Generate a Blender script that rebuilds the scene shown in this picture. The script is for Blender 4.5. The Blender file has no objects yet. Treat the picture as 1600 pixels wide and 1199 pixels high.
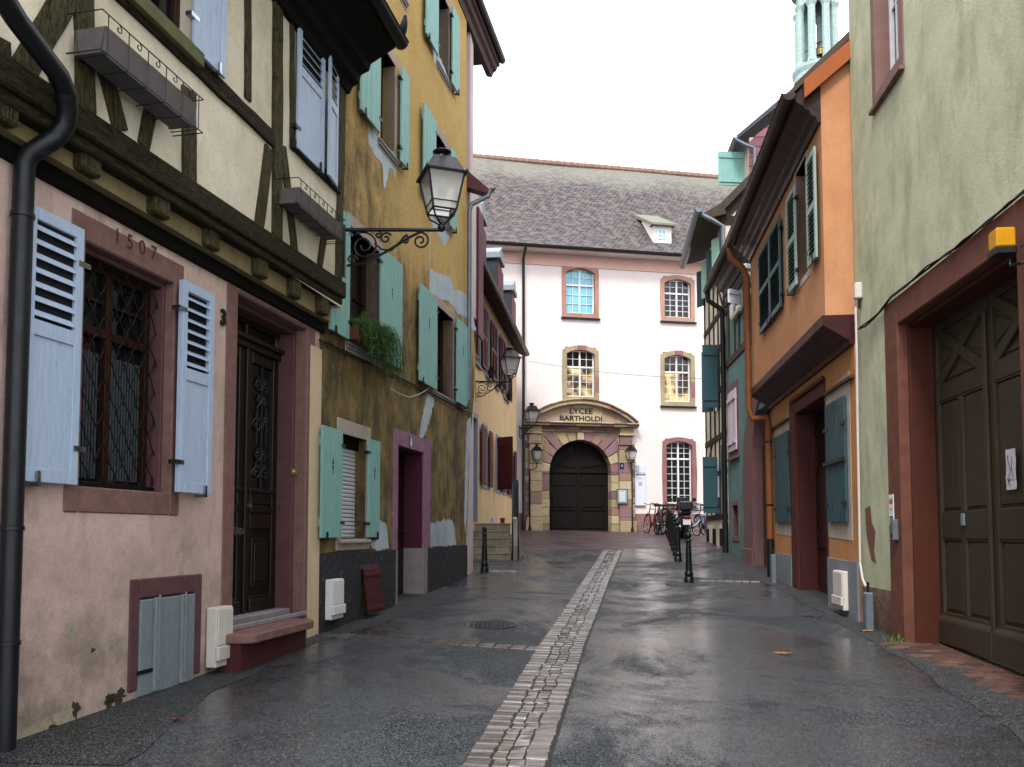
import bpy, math, random
from math import pi, sin, cos, tan, atan2, radians, sqrt
from mathutils import Vector, Matrix
random.seed(7)
C = bpy.context.scene.collection
SC = bpy.context.scene
# ---------------------------------------------------------------- camera
F = 1300.0; PIT = math.atan(F/23000); CY = 832 - F*tan(PIT); EYE = 1.5; YS = F/1550.0
cam = bpy.data.cameras.new('camera'); camo = bpy.data.objects.new('camera', cam); C.objects.link(camo)
cam.sensor_width = 36; cam.lens = 36*F/1600; cam.clip_end = 2000; cam.clip_start = .05
cam.shift_y = (CY-599.5)/1600
camo.location = (0, 0, EYE); camo.rotation_euler = (pi/2+PIT, 0, 0)
SC.camera = camo
# ---------------------------------------------------------------- sky, sun, exposure
CLOUD = 8.0
SUN_EL, SUN_AZ = radians(52), radians(200)     # azimuth clockwise from +Y (street direction)
w = bpy.data.worlds.new('World'); SC.world = w; w.use_nodes = True
nt = w.node_tree; nt.nodes.clear()
sky = nt.nodes.new('ShaderNodeTexSky'); sky.sky_type = 'NISHITA'; sky.sun_disc = False
sky.sun_elevation = SUN_EL; sky.sun_rotation = SUN_AZ; sky.dust_density = 3; sky.air_density = 1
bw = nt.nodes.new('ShaderNodeRGBToBW'); mx = nt.nodes.new('ShaderNodeMix'); mx.data_type = 'RGBA'
mx.inputs[0].default_value = .93       # overcast: the clear sky colour only just tints the cloud
# bright even cloud deck with soft variation, mixed over the clear sky
tc = nt.nodes.new('ShaderNodeTexCoord'); cn = nt.nodes.new('ShaderNodeTexNoise'); cn.inputs['Scale'].default_value = 2.2; cn.inputs['Detail'].default_value = 5
cr = nt.nodes.new('ShaderNodeMapRange'); cr.inputs[3].default_value = CLOUD*.85; cr.inputs[4].default_value = CLOUD*1.15
nt.links.new(tc.outputs['Generated'], cn.inputs['Vector']); nt.links.new(cn.outputs['Fac'], cr.inputs[0])
tint = nt.nodes.new('ShaderNodeMix'); tint.data_type = 'RGBA'; tint.blend_type = 'MULTIPLY'; tint.inputs[0].default_value = 1; tint.inputs[7].default_value = (.965, .985, 1.03, 1)
bg = nt.nodes.new('ShaderNodeBackground'); bg.inputs[1].default_value = .15
wo = nt.nodes.new('ShaderNodeOutputWorld')
nt.links.new(cr.outputs[0], tint.inputs[6]); nt.links.new(sky.outputs[0], mx.inputs[6]); nt.links.new(tint.outputs[2], mx.inputs[7])
nt.links.new(mx.outputs[2], bg.inputs[0]); nt.links.new(bg.outputs[0], wo.inputs[0])
sl = bpy.data.lights.new('sun', 'SUN'); sl.energy = 1.7; sl.angle = radians(14); sl.color = (1, .96, .9)
so = bpy.data.objects.new('sun', sl); C.objects.link(so)
so.rotation_euler = (pi/2-SUN_EL, 0, pi-SUN_AZ); so.location = (0, 0, 40)
SC.view_settings.view_transform = 'Standard'; SC.view_settings.look = 'None'
SC.view_settings.exposure = 1.12; SC.view_settings.gamma = 1
SC.render.resolution_x = 1024; SC.render.resolution_y = 767
try:
    SC.cycles.max_bounces = 6; SC.cycles.diffuse_bounces = 1; SC.cycles.glossy_bounces = 3
except Exception: pass
# ---------------------------------------------------------------- helpers
def lin(h):
    h = h.lstrip('#'); o = []
    for i in (0, 2, 4):
        c = int(h[i:i+2], 16)/255; o.append(c/12.92 if c <= .04045 else ((c+.055)/1.055)**2.4)
    return (*o, 1)
def ray(x, y):
    a = (x-800)/F; b = (CY-y)/F
    return Vector((a, cos(PIT)-b*sin(PIT), sin(PIT)+b*cos(PIT)))
CAM = Vector((0, 0, EYE))
class NT:
    def __init__(s, name):
        s.m = bpy.data.materials.new(name); s.m.use_nodes = True; s.t = s.m.node_tree
        s.b = s.t.nodes['Principled BSDF']; s.tc = s.t.nodes.new('ShaderNodeTexCoord')
    def n(s, t, **k):
        o = s.t.nodes.new('ShaderNode'+t)
        for a, v in k.items(): setattr(o, a, v)
        return o
    def l(s, a, b): s.t.links.new(a, b)
    def co(s, sc=(1, 1, 1), rot=(0, 0, 0), loc=(0, 0, 0)):
        m = s.n('Mapping'); m.inputs['Scale'].default_value = sc; m.inputs['Rotation'].default_value = rot; m.inputs['Location'].default_value = loc
        s.l(s.tc.outputs['Object'], m.inputs[0]); return m.outputs[0]
    def noise(s, scale, detail=4, rough=.6, st=(1, 1, 1), dist=0, loc=(0, 0, 0)):
        o = s.n('TexNoise'); o.inputs['Scale'].default_value = scale; o.inputs['Detail'].default_value = detail
        o.inputs['Roughness'].default_value = rough; o.inputs['Distortion'].default_value = dist
        s.l(s.co(st, loc=loc), o.inputs['Vector']); return o.outputs['Fac']
    def ramp(s, f, a, b, ca=(0, 0, 0, 1), cb=(1, 1, 1, 1)):
        r = s.n('ValToRGB'); r.color_ramp.elements[0].position = a; r.color_ramp.elements[1].position = b
        r.color_ramp.elements[0].color = ca; r.color_ramp.elements[1].color = cb
        s.l(f, r.inputs[0]); return r.outputs[0]
    def mixc(s, f, a, b):
        x = s.n('Mix', data_type='RGBA')
        if hasattr(f, 'is_linked'): s.l(f, x.inputs[0])
        else: x.inputs[0].default_value = f
        for v, i in ((a, 6), (b, 7)):
            if hasattr(v, 'is_linked'): s.l(v, x.inputs[i])
            else: x.inputs[i].default_value = v
        return x.outputs[2]
    def math(s, op, a, b=0, cl=False):
        x = s.n('Math', operation=op); x.use_clamp = cl
        for v, i in ((a, 0), (b, 1)):
            if hasattr(v, 'is_linked'): s.l(v, x.inputs[i])
            else: x.inputs[i].default_value = v
        return x.outputs[0]
    def axis(s, i):
        x = s.n('SeparateXYZ'); s.l(s.tc.outputs['Object'], x.inputs[0]); return x.outputs[i]
    def island(s):
        return s.n('NewGeometry').outputs['Random Per Island']
    def col(s, v):
        if hasattr(v, 'is_linked'): s.l(v, s.b.inputs['Base Color'])
        else: s.b.inputs['Base Color'].default_value = v
    def rough(s, v):
        if hasattr(v, 'is_linked'): s.l(v, s.b.inputs['Roughness'])
        else: s.b.inputs['Roughness'].default_value = v
    def bump(s, h, st=.3, dist=.01):
        b = s.n('Bump'); b.inputs['Strength'].default_value = st; b.inputs['Distance'].default_value = dist
        s.l(h, b.inputs['Height']); s.l(b.outputs[0], s.b.inputs['Normal'])
def stucco(name, c1, c2, dirt=None, damt=.5, zlow=None, streak=(5, 5, .5), bump=.35, bs=55, rough=.85, sc=1.2):
    t = NT(name)
    col = t.mixc(t.ramp(t.noise(sc, 5, .65), .35, .68), lin(c1), lin(c2))
    fine = t.noise(14, 4, .7)
    col = t.mixc(t.math('MULTIPLY', t.ramp(fine, .35, .75), .22), col, (col_mul(lin(c1), .6)))
    gr = t.noise(bs*1.1, 3, .8, loc=(7, 3, 1)); col = t.mixc(t.math('MULTIPLY', t.ramp(gr, .42, .66), .30), col, col_mul(lin(c1), .5))
    if dirt:
        f = t.ramp(t.noise(1.1, 6, .7, st=streak, dist=.3), .48, .72)
        f = t.math('MULTIPLY', f, damt)
        if zlow:   # grime splashed up from the pavement
            z = t.axis(2)
            g = t.n('MapRange'); g.inputs[1].default_value = zlow[0]; g.inputs[2].default_value = zlow[1]
            g.inputs[3].default_value = 1; g.inputs[4].default_value = 0; t.l(z, g.inputs[0])
            g2 = t.math('MULTIPLY', g.outputs[0], t.ramp(t.noise(2.2, 6, .7, loc=(3, 1, 2)), .32, .6))
            f = t.math('MAXIMUM', f, t.math('MULTIPLY', g2, .85))
        col = t.mixc(f, col, lin(dirt))
    t.col(col); t.rough(rough); t.b.inputs['Specular IOR Level'].default_value = .15
    n1 = t.noise(bs, 5, .7); n2 = t.noise(6, 4, .6)
    t.bump(t.math('ADD', n1, t.math('MULTIPLY', n2, 1.2)), bump, .02)
    return t.m
def col_mul(c, k): return (c[0]*k, c[1]*k, c[2]*k, 1)
def plain(name, c, rough=.6, var=.25, sc=8, st=(1, 1, 1), metal=0, bump=.1, bs=40, spec=None, chip=None):
    t = NT(name); b = lin(c); spec = (.5 if rough < .5 else .22) if spec is None else spec
    col = t.mixc(t.ramp(t.noise(sc, 5, .65, st=st), .3, .72), b, col_mul(b, 1-var))
    if chip: col = t.mixc(t.ramp(t.noise(11, 6, .75, st=st, loc=(5, 2, 7)), .60, .66), col, lin(chip))
    t.col(col); t.rough(t.ramp(t.noise(sc*1.7, 3), .2, .8, (max(rough-.12, 0),)*3+(1,), (min(rough+.12, 1),)*3+(1,)))
    t.b.inputs['Metallic'].default_value = metal; t.b.inputs['Specular IOR Level'].default_value = spec
    if bump: t.bump(t.noise(bs, 4, .7, st=st), bump, .01)
    return t.m
def wood(name, c1, c2, crack, st, amt=1):
    t = NT(name)
    g = t.noise(8, 7, .78, st=st, dist=.6)
    col = t.mixc(t.ramp(g, .35, .65), lin(c1), lin(c2))
    isl = t.island()
    col = t.mixc(t.math('MULTIPLY', isl, .35), col, col_mul(lin(c2), .55))
    cr = t.ramp(t.noise(7, 8, .82, st=st, dist=1.8, loc=(1, 4, 2)), .52, .60)
    col = t.mixc(t.math('MULTIPLY', cr, amt), col, lin(crack))
    t.col(col); t.rough(.85); t.b.inputs['Specular IOR Level'].default_value = .15
    t.bump(t.math('SUBTRACT', g, t.math('MULTIPLY', cr, 1.2)), 1.0, .03)
    return t.m
class MB:
    def __init__(s): s.v = []; s.f = []
    def add(s, vs, fs):
        k = len(s.v); s.v += [tuple(v) for v in vs]; s.f += [tuple(i+k for i in f) for f in fs]; return s
    def box(s, x0, x1, y0, y1, z0, z1, M=None):
        if x0 > x1: x0, x1 = x1, x0
        if y0 > y1: y0, y1 = y1, y0
        if z0 > z1: z0, z1 = z1, z0
        vs = [(x, y, z) for z in (z0, z1) for y in (y0, y1) for x in (x0, x1)]
        if M is not None: vs = [M @ Vector(v) for v in vs]
        return s.add(vs, [(0, 2, 3, 1), (4, 5, 7, 6), (0, 1, 5, 4), (2, 6, 7, 3), (1, 3, 7, 5), (0, 4, 6, 2)])
    def prism(s, poly, y0, y1, M=None, ax='xz'):
        if y0 > y1: y0, y1 = y1, y0
        a = sum(poly[i][0]*poly[(i+1) % len(poly)][1]-poly[(i+1) % len(poly)][0]*poly[i][1] for i in range(len(poly)))
        if a < 0: poly = poly[::-1]
        n = len(poly)
        if ax == 'xz': vs = [(p[0], y0, p[1]) for p in poly]+[(p[0], y1, p[1]) for p in poly]
        elif ax == 'yz': vs = [(y1, p[0], p[1]) for p in poly]+[(y0, p[0], p[1]) for p in poly]
        else: vs = [(p[0], p[1], y1) for p in poly]+[(p[0], p[1], y0) for p in poly]
        if M is not None: vs = [M @ Vector(v) for v in vs]
        fs = [tuple(range(n)), tuple(range(2*n-1, n-1, -1))]+[(i, i+n, (i+1) % n+n, (i+1) % n) for i in range(n)]
        return s.add(vs, fs)
    def ring(s, o, i, y0, y1):
        n = len(o); vs = [(p[0], y, p[1]) for y in (y0, y1) for q in (o, i) for p in q]
        fs = []
        for k in range(n):
            j = (k+1) % n
            fs += [(k, j, n+j, n+k), (2*n+k, 3*n+k, 3*n+j, 2*n+j), (k, 2*n+k, 2*n+j, j), (n+k, n+j, 3*n+j, 3*n+k)]
        return s.add(vs, fs)
    def beam(s, p, q, wd, y0, y1):      # bar in the wall plane
        d = Vector((q[0]-p[0], q[1]-p[1])); d.normalize(); n = Vector((-d.y, d.x))*wd/2
        return s.prism([(p[0]+n.x, p[1]+n.y), (q[0]+n.x, q[1]+n.y), (q[0]-n.x, q[1]-n.y), (p[0]-n.x, p[1]-n.y)], y0, y1)
    def tube(s, pts, r, n=8, cap=True):
        pts = [Vector(p) for p in pts]; m = len(pts); up = None; vs = []
        rr = r if isinstance(r, (list, tuple)) else [r]*m
        for i, p in enumerate(pts):
            t = (pts[min(i+1, m-1)]-pts[max(i-1, 0)]).normalized()
            if up is None:
                up = Vector((0, 0, 1)) if abs(t.z) < .9 else Vector((1, 0, 0))
            a = t.cross(up)
            if a.length < 1e-4: a = t.cross(Vector((0, 1, 0)))
            a.normalize(); b = t.cross(a).normalized(); up = -b if up.dot(b) < 0 else b
            for k in range(n):
                an = 2*pi*k/n; vs.append(p+a*cos(an)*rr[i]+up*sin(an)*rr[i])
        fs = [(i*n+k, i*n+(k+1) % n, (i+1)*n+(k+1) % n, (i+1)*n+k) for i in range(m-1) for k in range(n)]
        if cap: fs += [tuple(range(n)), tuple(range(m*n-1, (m-1)*n-1, -1))]
        return s.add(vs, fs)
    def lathe(s, prof, c=(0, 0, 0), n=16, M=None, a0=0):
        vs = []
        for r, z in prof:
            for k in range(n):
                an = a0+2*pi*k/n; vs.append(Vector((c[0]+r*cos(an), c[1]+r*sin(an), c[2]+z)))
        if M is not None: vs = [M @ v for v in vs]
        m = len(prof)
        fs = [(i*n+k, i*n+(k+1) % n, (i+1)*n+(k+1) % n, (i+1)*n+k) for i in range(m-1) for k in range(n)]
        fs += [tuple(range(n-1, -1, -1)), tuple(range((m-1)*n, m*n))]
        return s.add(vs, fs)
    def build(s, name, mat, parent=None, bevel=0, smooth=False, mats=None, fm=None, seg=1):
        me = bpy.data.meshes.new(name); me.from_pydata(s.v, [], s.f); me.update()
        import bmesh
        b = bmesh.new(); b.from_mesh(me); bmesh.ops.recalc_face_normals(b, faces=b.faces); b.to_mesh(me); b.free()
        o = bpy.data.objects.new(name, me); C.objects.link(o)
        if mat: me.materials.append(mat)
        if smooth:
            me.polygons.foreach_set('use_smooth', [True]*len(me.polygons))
            try: me.set_sharp_from_angle(angle=radians(50))
            except Exception: pass
        if bevel:
            md = o.modifiers.new('bevel', 'BEVEL'); md.width = bevel; md.segments = seg; md.limit_method = 'ANGLE'
            md.angle_limit = radians(40)
        if parent: o.parent = parent
        return o
def msplit(s, name, mat, parent=None, **k):
    n = len(s.v); p = list(range(n))
    def f(i):
        while p[i] != i: p[i] = p[p[i]]; i = p[i]
        return i
    for q in s.f:
        for i in q[1:]: p[f(i)] = f(q[0])
    g = {}
    for q in s.f: g.setdefault(f(q[0]), []).append(q)
    out = []
    for fs in g.values():
        ids = sorted({i for q in fs for i in q}); mp = {a: b for b, a in enumerate(ids)}
        m = MB(); m.v = [s.v[i] for i in ids]; m.f = [tuple(mp[i] for i in q) for q in fs]; out.append(m.build(name, mat, parent, **k))
    return out
MB.split = msplit
def tag(o, label=None, cat=None, group=None, kind=None):
    if label: o['label'] = label
    if cat: o['category'] = cat
    if group: o['group'] = group
    if kind: o['kind'] = kind
    return o
def empty(name, loc=(0, 0, 0), rz=0, **k):
    o = bpy.data.objects.new(name, None); C.objects.link(o); o.location = loc; o.rotation_euler = (0, 0, rz)
    o.empty_display_size = .2
    return tag(o, **k)
def copy_tree(o, parent=None):
    c = o.copy(); C.objects.link(c); c.parent = parent
    for ch in [x for x in C.objects if x.parent == o]: copy_tree(ch, c)
    return c
def text(s, size, mat, parent, loc, name='lettering', flat=False, extr=.002, sx=1, bold=0):
    cu = bpy.data.curves.new(name, 'FONT'); cu.body = s; cu.size = size; cu.extrude = extr; cu.align_x = 'CENTER'; cu.align_y = 'CENTER'; cu.offset = bold
    to = bpy.data.objects.new('t', cu); C.objects.link(to)
    dg = bpy.context.evaluated_depsgraph_get()
    me = bpy.data.meshes.new_from_object(to.evaluated_get(dg)); bpy.data.objects.remove(to)
    me.name = name
    M = Matrix(((-sx, 0, 0, loc[0]), (0, 0, 1, loc[1]), (0, 1, 0, loc[2]), (0, 0, 0, 1)))
    me.transform(M); me.materials.clear(); me.materials.append(mat)
    o = bpy.data.objects.new(name, me); C.objects.link(o); o.parent = parent; return o
class House:
    def __init__(s, name, label, X, D, slope, side, cat='house', group=None, z=0, base=None):
        dx, dy = slope/YS, 1.0; L = math.hypot(dx, dy); dx /= L; dy /= L
        s.n = Vector((dy, -dx, 0)) if side == 'L' else Vector((-dy, dx, 0)); s.o = Vector((X, D*YS, 0))
        s.th = atan2(-s.n.x, s.n.y); s.xa = Vector((cos(s.th), sin(s.th), 0)); s.side = side
        s.root = empty(name, tuple(s.o), s.th, label=label, cat=cat, group=group)
    def P(s, px, py, o=0):
        r = ray(px, py); p0 = s.o+s.n*o; t = (p0-CAM).dot(s.n)/r.dot(s.n); return CAM+r*t
    def uz(s, px, py, o=0):
        P = s.P(px, py, o); return ((P-s.o).dot(s.xa), P.z)
    def u(s, px, py=700, o=0): return s.uz(px, py, o)[0]
    def R(s, xl, xr, t, b, o=0):
        ym = (t[1]+b[1])/2
        us = sorted((s.u(xl, ym, o), s.u(xr, ym, o))); z1 = s.uz(*t, o)[1]; z0 = s.uz(*b, o)[1]
        return us[0], us[1], min(z0, z1), max(z0, z1)
    def W(s, u, y, z):       # local to world
        return s.o+s.xa*u+s.n*y+Vector((0, 0, z))
    def ud(s, D, o=0):       # u of the point on the wall at camera depth D
        t = (D*YS-s.o.y-s.n.y*o)/s.xa.y; return t
def wallsheet(mb, u0, u1, z0, z1, holes, depth=.25, y=0, back=5, warp=None, zs=()):
    U = sorted(set([u0, u1]+[h[i] for h in holes for i in (0, 1)])); Z = sorted(set([z0, z1]+list(zs)+[h[i] for h in holes for i in (2, 3)]))
    wp = warp or (lambda a, z: (a, y))
    def q(a, z): aa, yy = wp(a, z); return (aa, yy, z)
    for i in range(len(U)-1):
        for j in range(len(Z)-1):
            um, zm = (U[i]+U[i+1])/2, (Z[j]+Z[j+1])/2
            if any(h[0] < um < h[1] and h[2] < zm < h[3] for h in holes): continue
            mb.add([q(U[i], Z[j]), q(U[i+1], Z[j]), q(U[i+1], Z[j+1]), q(U[i], Z[j+1])], [(0, 1, 2, 3)])
    for h in holes:
        d = h[4] if len(h) > 4 else depth; a, b, c, e = h[:4]; B = y-d
        mb.add([(a, y, c), (a, B, c), (a, B, e), (a, y, e)], [(0, 1, 2, 3)]); mb.add([(b, y, c), (b, B, c), (b, B, e), (b, y, e)], [(0, 1, 2, 3)])
        mb.add([(a, y, c), (b, y, c), (b, B, c), (a, B, c)], [(0, 1, 2, 3)]); mb.add([(a, y, e), (b, y, e), (b, B, e), (a, B, e)], [(0, 1, 2, 3)])
        if len(h) > 5 or True: mb.add([(a-.02, B, c-.02), (b+.02, B, c-.02), (b+.02, B, e+.02), (a-.02, B, e+.02)], [(0, 1, 2, 3)])
    if back:
        for uu in (u0, u1):
            col = [q(uu, z) for z in Z]
            for k in range(len(col)-1):
                p, r = col[k], col[k+1]; mb.add([p, (p[0], -back, p[2]), (r[0], -back, r[2]), r], [(0, 1, 2, 3)])
        mb.add([(u0, -back, z0), (u1, -back, z0), (u1, -back, z1), (u0, -back, z1)], [(0, 1, 2, 3)])
        a, b = q(u0, z1), q(u1, z1)
        mb.add([a, b, (u1, -back, z1), (u0, -back, z1)], [(0, 1, 2, 3)])
    return mb
def surround(H, u0, u1, z0, z1, w, proud, depth, mat, name='surround', bev=.006, y=0):
    l, r, t, b = w; m = MB()
    m.box(u0-l, u0, y-depth, y+proud, z0-b, z1+t); m.box(u1, u1+r, y-depth, y+proud, z0-b, z1+t)
    if t: m.box(u0, u1, y-depth, y+proud-.0015, z1, z1+t)
    if b: m.box(u0, u1, y-depth, y+proud-.0015, z0-b, z0)
    return m.build(name, mat, H.root, bevel=bev)
def hole(r, w, depth=.3):
    u0, u1, z0, z1 = r; l, rr, t, b = w; e = .02
    return (u0-max(l-e, 0), u1+max(rr-e, 0), z0-max(b-e, 0), z1+max(t-e, 0), depth)
def casement(H, r, y, fm, gm, nu=2, nz=2, fw=.05, bar=.025, transom=None, pane=True, sash=.05, kind='window', room=None):
    u0, u1, z0, z1 = r; m = MB(); W = u1-u0
    m.box(u0, u0+fw, y, y+sash, z0, z1); m.box(u1-fw, u1, y, y+sash, z0, z1)
    m.box(u0+fw, u1-fw, y, y+sash, z0, z0+fw); m.box(u0+fw, u1-fw, y, y+sash, z1-fw, z1)
    c = (u0+u1)/2; m.box(c-fw*.6, c+fw*.6, y, y+sash+.008, z0+fw, z1-fw)
    if transom: m.box(u0+fw, u1-fw, y, y+sash+.014, transom-fw*.6, transom+fw*.6)
    for half in ((u0+fw, c-fw*.6), (c+fw*.6, u1-fw)):
        for i in range(1, nu):
            x = half[0]+(half[1]-half[0])*i/nu; m.box(x-bar/2, x+bar/2, y+.01, y+sash-.01, z0+fw, z1-fw)
        segs = [(z0+fw, z1-fw)] if not transom else [(z0+fw, transom-fw*.6), (transom+fw*.6, z1-fw)]
        for si, (a, b) in enumerate(segs):
            n = nz if not transom else (nz if si == 0 else max(2, nz//2))
            for i in range(1, n):
                z = a+(b-a)*i/n; m.box(half[0], half[1], y+.012, y+sash-.012, z-bar/2, z+bar/2)
    o = m.build(kind, fm, H.root, bevel=.003)
    if pane: MB().box(u0+.01, u1-.01, y+.005, y+.009, z0+.01, z1-.01).build('pane', gm, o)
    return o
def shutter(H, u0, u1, z0, z1, mat, style='plank', y=.05, ang=0, hinge=0, th=.03, iron=None, arrow=False, label=None, flipbat=False):
    """leaf filling u0..u1; turned by ang about its hinge edge (hinge 0: at u0, 1: at u1)"""
    w_, h = u1-u0, z1-z0; m = MB()
    if style == 'plank':
        n = max(2, round(w_/.16)); g = .006
        for i in range(n):
            a, b = u0+w_*i/n+g/2, u0+w_*(i+1)/n-g/2; m.box(a, b, y, y+th+random.uniform(-.0015, .0015), z0+random.uniform(0, .004), z1)
        m.box(u0+.01, u1-.01, y+.006, y+th-.008, z0+.01, z1-.01)
        for zz in (z0+h*.14, z1-h*.14):
            if flipbat: m.box(u0+.02, u1-.02, y+th+.001, y+th+.03, zz-.045, zz+.045)
            m.box(u0+.02, u1-.02, y-.025, y-.001, zz-.05, zz+.05)
    else:
        st = .07 if w_ > .35 else w_*.16
        m.box(u0, u0+st, y, y+th, z0, z1); m.box(u1-st, u1, y, y+th, z0, z1)
        m.box(u0+st, u1-st, y, y+th, z0, z0+.09); m.box(u0+st, u1-st, y, y+th, z1-.08, z1)
        secs = []
        if style == 'half':
            mid = z0+h*.56; m.box(u0+st, u1-st, y, y+th, mid-.05, mid+.05)
            m.box(u0+st-.005, u1-st+.005, y+.006, y+th-.012, z0+.08, mid-.045)
            secs = [(mid+.05, z1-.08)]; sp = .085
        elif style == 'louver2':
            mid = z0+h*.5; m.box(u0+st, u1-st, y, y+th, mid-.045, mid+.045)
            secs = [(z0+.09, mid-.045), (mid+.045, z1-.08)]; sp = .062
        for a, b in secs:
            n = max(3, int((b-a)/sp))
            for i in range(n):
                zc = a+(b-a)*(i+.5)/n; q = (b-a)/n*(.26 if style == 'half' else .34)
                m.prism([(y-.006, zc+q), (y+.004, zc+q), (y+th+.004, zc-q), (y+th-.006, zc-q)], u0+st-.003, u1-st+.003, ax='yz')
    if ang:
        hx = u0 if hinge == 0 else u1; a = radians(ang)
        m.v = [(hx+(v[0]-hx)*cos(a)-(v[1]-y)*sin(a)*(1), y+(v[0]-hx)*sin(a)+(v[1]-y)*cos(a), v[2]) for v in m.v]
    o = m.build('shutter', mat, H.root, bevel=.003)
    if label: o['label'] = label
    hu = u0 if hinge == 0 else u1
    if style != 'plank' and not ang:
        for a, b in secs: MB().box(u0+st-.004, u1-st+.004, y+.001, y+.005, a-.004, b+.004).build('louver_gap_shade', M_louv, o)  # added dark sheet behind the slats, standing in for shade in the gaps
    if iron and not ang:
        k = MB(); fu = u1-.12 if hinge == 0 else u0+.12
        k.box(fu-.012, fu+.012, y-.03, y+th+.03, z0-.03, z0-.008); k.box(fu-.014, fu+.014, y+th+.01, y+th+.026, z0-.008, z0+.07)
        k.build('shutter_catch', iron, o)
        k = MB(); s_ = 1 if hinge == 0 else -1
        for zz in (z0+h*.14, z1-h*.14):
            k.box(hu-.06*s_, hu+.05*s_, y-.02, y+th+.006, zz-.018, zz+.018)
        k.split('hinge', iron, o)
    if arrow:
        k = MB(); c = (u0+u1)/2; z = z0+h*.66; Y0, Y1 = y+th+.0005, y+th+.003
        k.prism([(c-.006, z-.10), (c+.006, z-.10), (c+.006, z+.02), (c-.006, z+.02)], Y0, Y1)
        k.prism([(c-.022, z+.02), (c+.022, z+.02), (c, z+.085)], Y0, Y1)
        k.prism([(c-.02, z-.03), (c+.02, z-.03), (c+.02, z-.015), (c-.02, z-.015)], Y0+.001, Y1+.001)
        k.build('arrow_cutout', M_black, o)
    return o
def wob(k, a, s): return a*(sin(k*2.7*s)+.6*sin(k*6.1*s+1.3)+.35*sin(k*13.7*s+.4))
# ---------------------------------------------------------------- materials
M_louv = plain('painted_louver_shade', '#191b1f', .9, .2, 8, bump=0)  # shade between louvre slats, put in as a near-black colour
M_black = plain('black_gap', '#050505', .9, 0, bump=0)
M_iron = plain('black_iron', '#14161a', .45, .3, 10, metal=.3, bump=.15)
M_zinc = plain('dark_zinc', '#171b20', .42, .35, 6, metal=.4)
M_zincl = plain('grey_zinc', '#76808a', .45, .3, 6, metal=.5)
M_brownmetal = plain('brown_painted_metal', '#2a1716', .38, .35, 5, metal=.25)
M_pinkwall = stucco('pale_pink_plaster', '#cfb6ac', '#c2a49c', '#5f5948', .6, (.2, 1.9), (3, 3, 1.2), .35, 45)
M_stone = plain('mauve_sandstone', '#7f605a', .85, .4, 9, bump=.5, bs=30)
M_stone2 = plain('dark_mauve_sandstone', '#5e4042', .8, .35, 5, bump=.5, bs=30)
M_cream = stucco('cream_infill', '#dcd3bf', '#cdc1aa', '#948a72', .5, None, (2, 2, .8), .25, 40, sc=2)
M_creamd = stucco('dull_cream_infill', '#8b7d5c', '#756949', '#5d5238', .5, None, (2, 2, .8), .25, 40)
M_tv = wood('weathered_green_timber', '#7a7250', '#3a341f', '#060503', (9, 9, 1.1))
M_th = wood('weathered_green_rail', '#544c33', '#2a2516', '#060504', (1.1, 9, 9))
M_dkwood = wood('dark_old_timber', '#15120c', '#0b0907', '#060505', (1.2, 8, 8), .6)
M_blue = plain('pale_blue_shutter_paint', '#a9bad2', .5, .2, 7, st=(5, 5, .6), bump=.3, chip='#8292a8')
M_mint = plain('mint_shutter_paint', '#8abab2', .6, .38, 9, st=(12, 12, .5), bump=.4, chip='#3f7d70')
DAMP=(0,0,6)
M_yplinth = plain('rough_charcoal_render', '#3c3c42', .95, .75, 22, bump=1.0, bs=70, chip='#5c5c62')
M_patch = stucco('white_repair_plaster', '#bcc8ce', '#93a3aa', None, .3, None, bump=.25)
M_whitepl = stucco('grey_white_plaster', '#b9aea2', '#a3968b', '#6e6258', .4, None, (4, 4, .6), .2)
M_reveal = plain('pale_reveal_plaster', '#a8968a', .85, .2, 5, bump=.2)
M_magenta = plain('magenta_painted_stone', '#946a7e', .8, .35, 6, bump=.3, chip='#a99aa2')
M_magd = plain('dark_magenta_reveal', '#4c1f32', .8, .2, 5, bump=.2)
M_greystone = plain('grey_painted_stone', '#8c8588', .85, .25, 8, bump=.3)
M_bwood = plain('brown_window_wood', '#301509', .5, .3, 9, st=(8, 8, 1))
M_door = plain('dark_walnut_door', '#170d08', .42, .45, 9, st=(8, 8, .8), bump=.2)
M_glassd = plain('dark_window_glass', '#0a0c0e', .06, .2, 2, bump=0)
M_white = plain('white_paint', '#d6d6d6', .5, .1, 6)
M_offwhite = plain('offwhite_plastic', '#c9c3bb', .5, .15, 9)
M_curtain = plain('grey_curtain', '#44484e', .9, .35, 14, st=(6, 1, 2))
M_roller = plain('white_roller_slats', '#cfd2d6', .45, .08, 5)
M_maroon = plain('maroon_paint', '#4a1a20', .6, .3, 7, st=(4, 4, 1), bump=.2)
M_burg = plain('burgundy_shutter_paint', '#5c2230', .55, .25, 6)
M_beige = stucco('beige_render', '#ddc093', '#cfae80', '#a58a62', .3, None, (3, 3, .6), .15)
M_slate = plain('slate_blue_frame_paint', '#7d8896', .7, .15, 6)
M_conc = stucco('grey_step_concrete', '#a59c8c', '#877f70', '#4e4a3c', .5, None, (3, 3, 1), .4)
M_rooft = None
M_orange = stucco('orange_render', '#c08a5c', '#b0744a', '#7a4f33', .35, (.5, 1.1), (3, 3, .6), .25)
M_orangel = stucco('peach_render', '#c48f68', '#b67c56', '#9a6c4a', .35, None, (3, 3, .6), .25)
M_oxblood = plain('oxblood_painted_stone', '#4e2522', .7, .3, 6, bump=.3)
M_oxd = plain('dark_oxblood_trim', '#3e181a', .5, .3, 5, bump=.1)
M_orangebd = plain('orange_board', '#9c5428', .6, .2, 6)
M_orpipe = plain('orange_downpipe_paint', '#83502c', .5, .25, 7)
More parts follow.
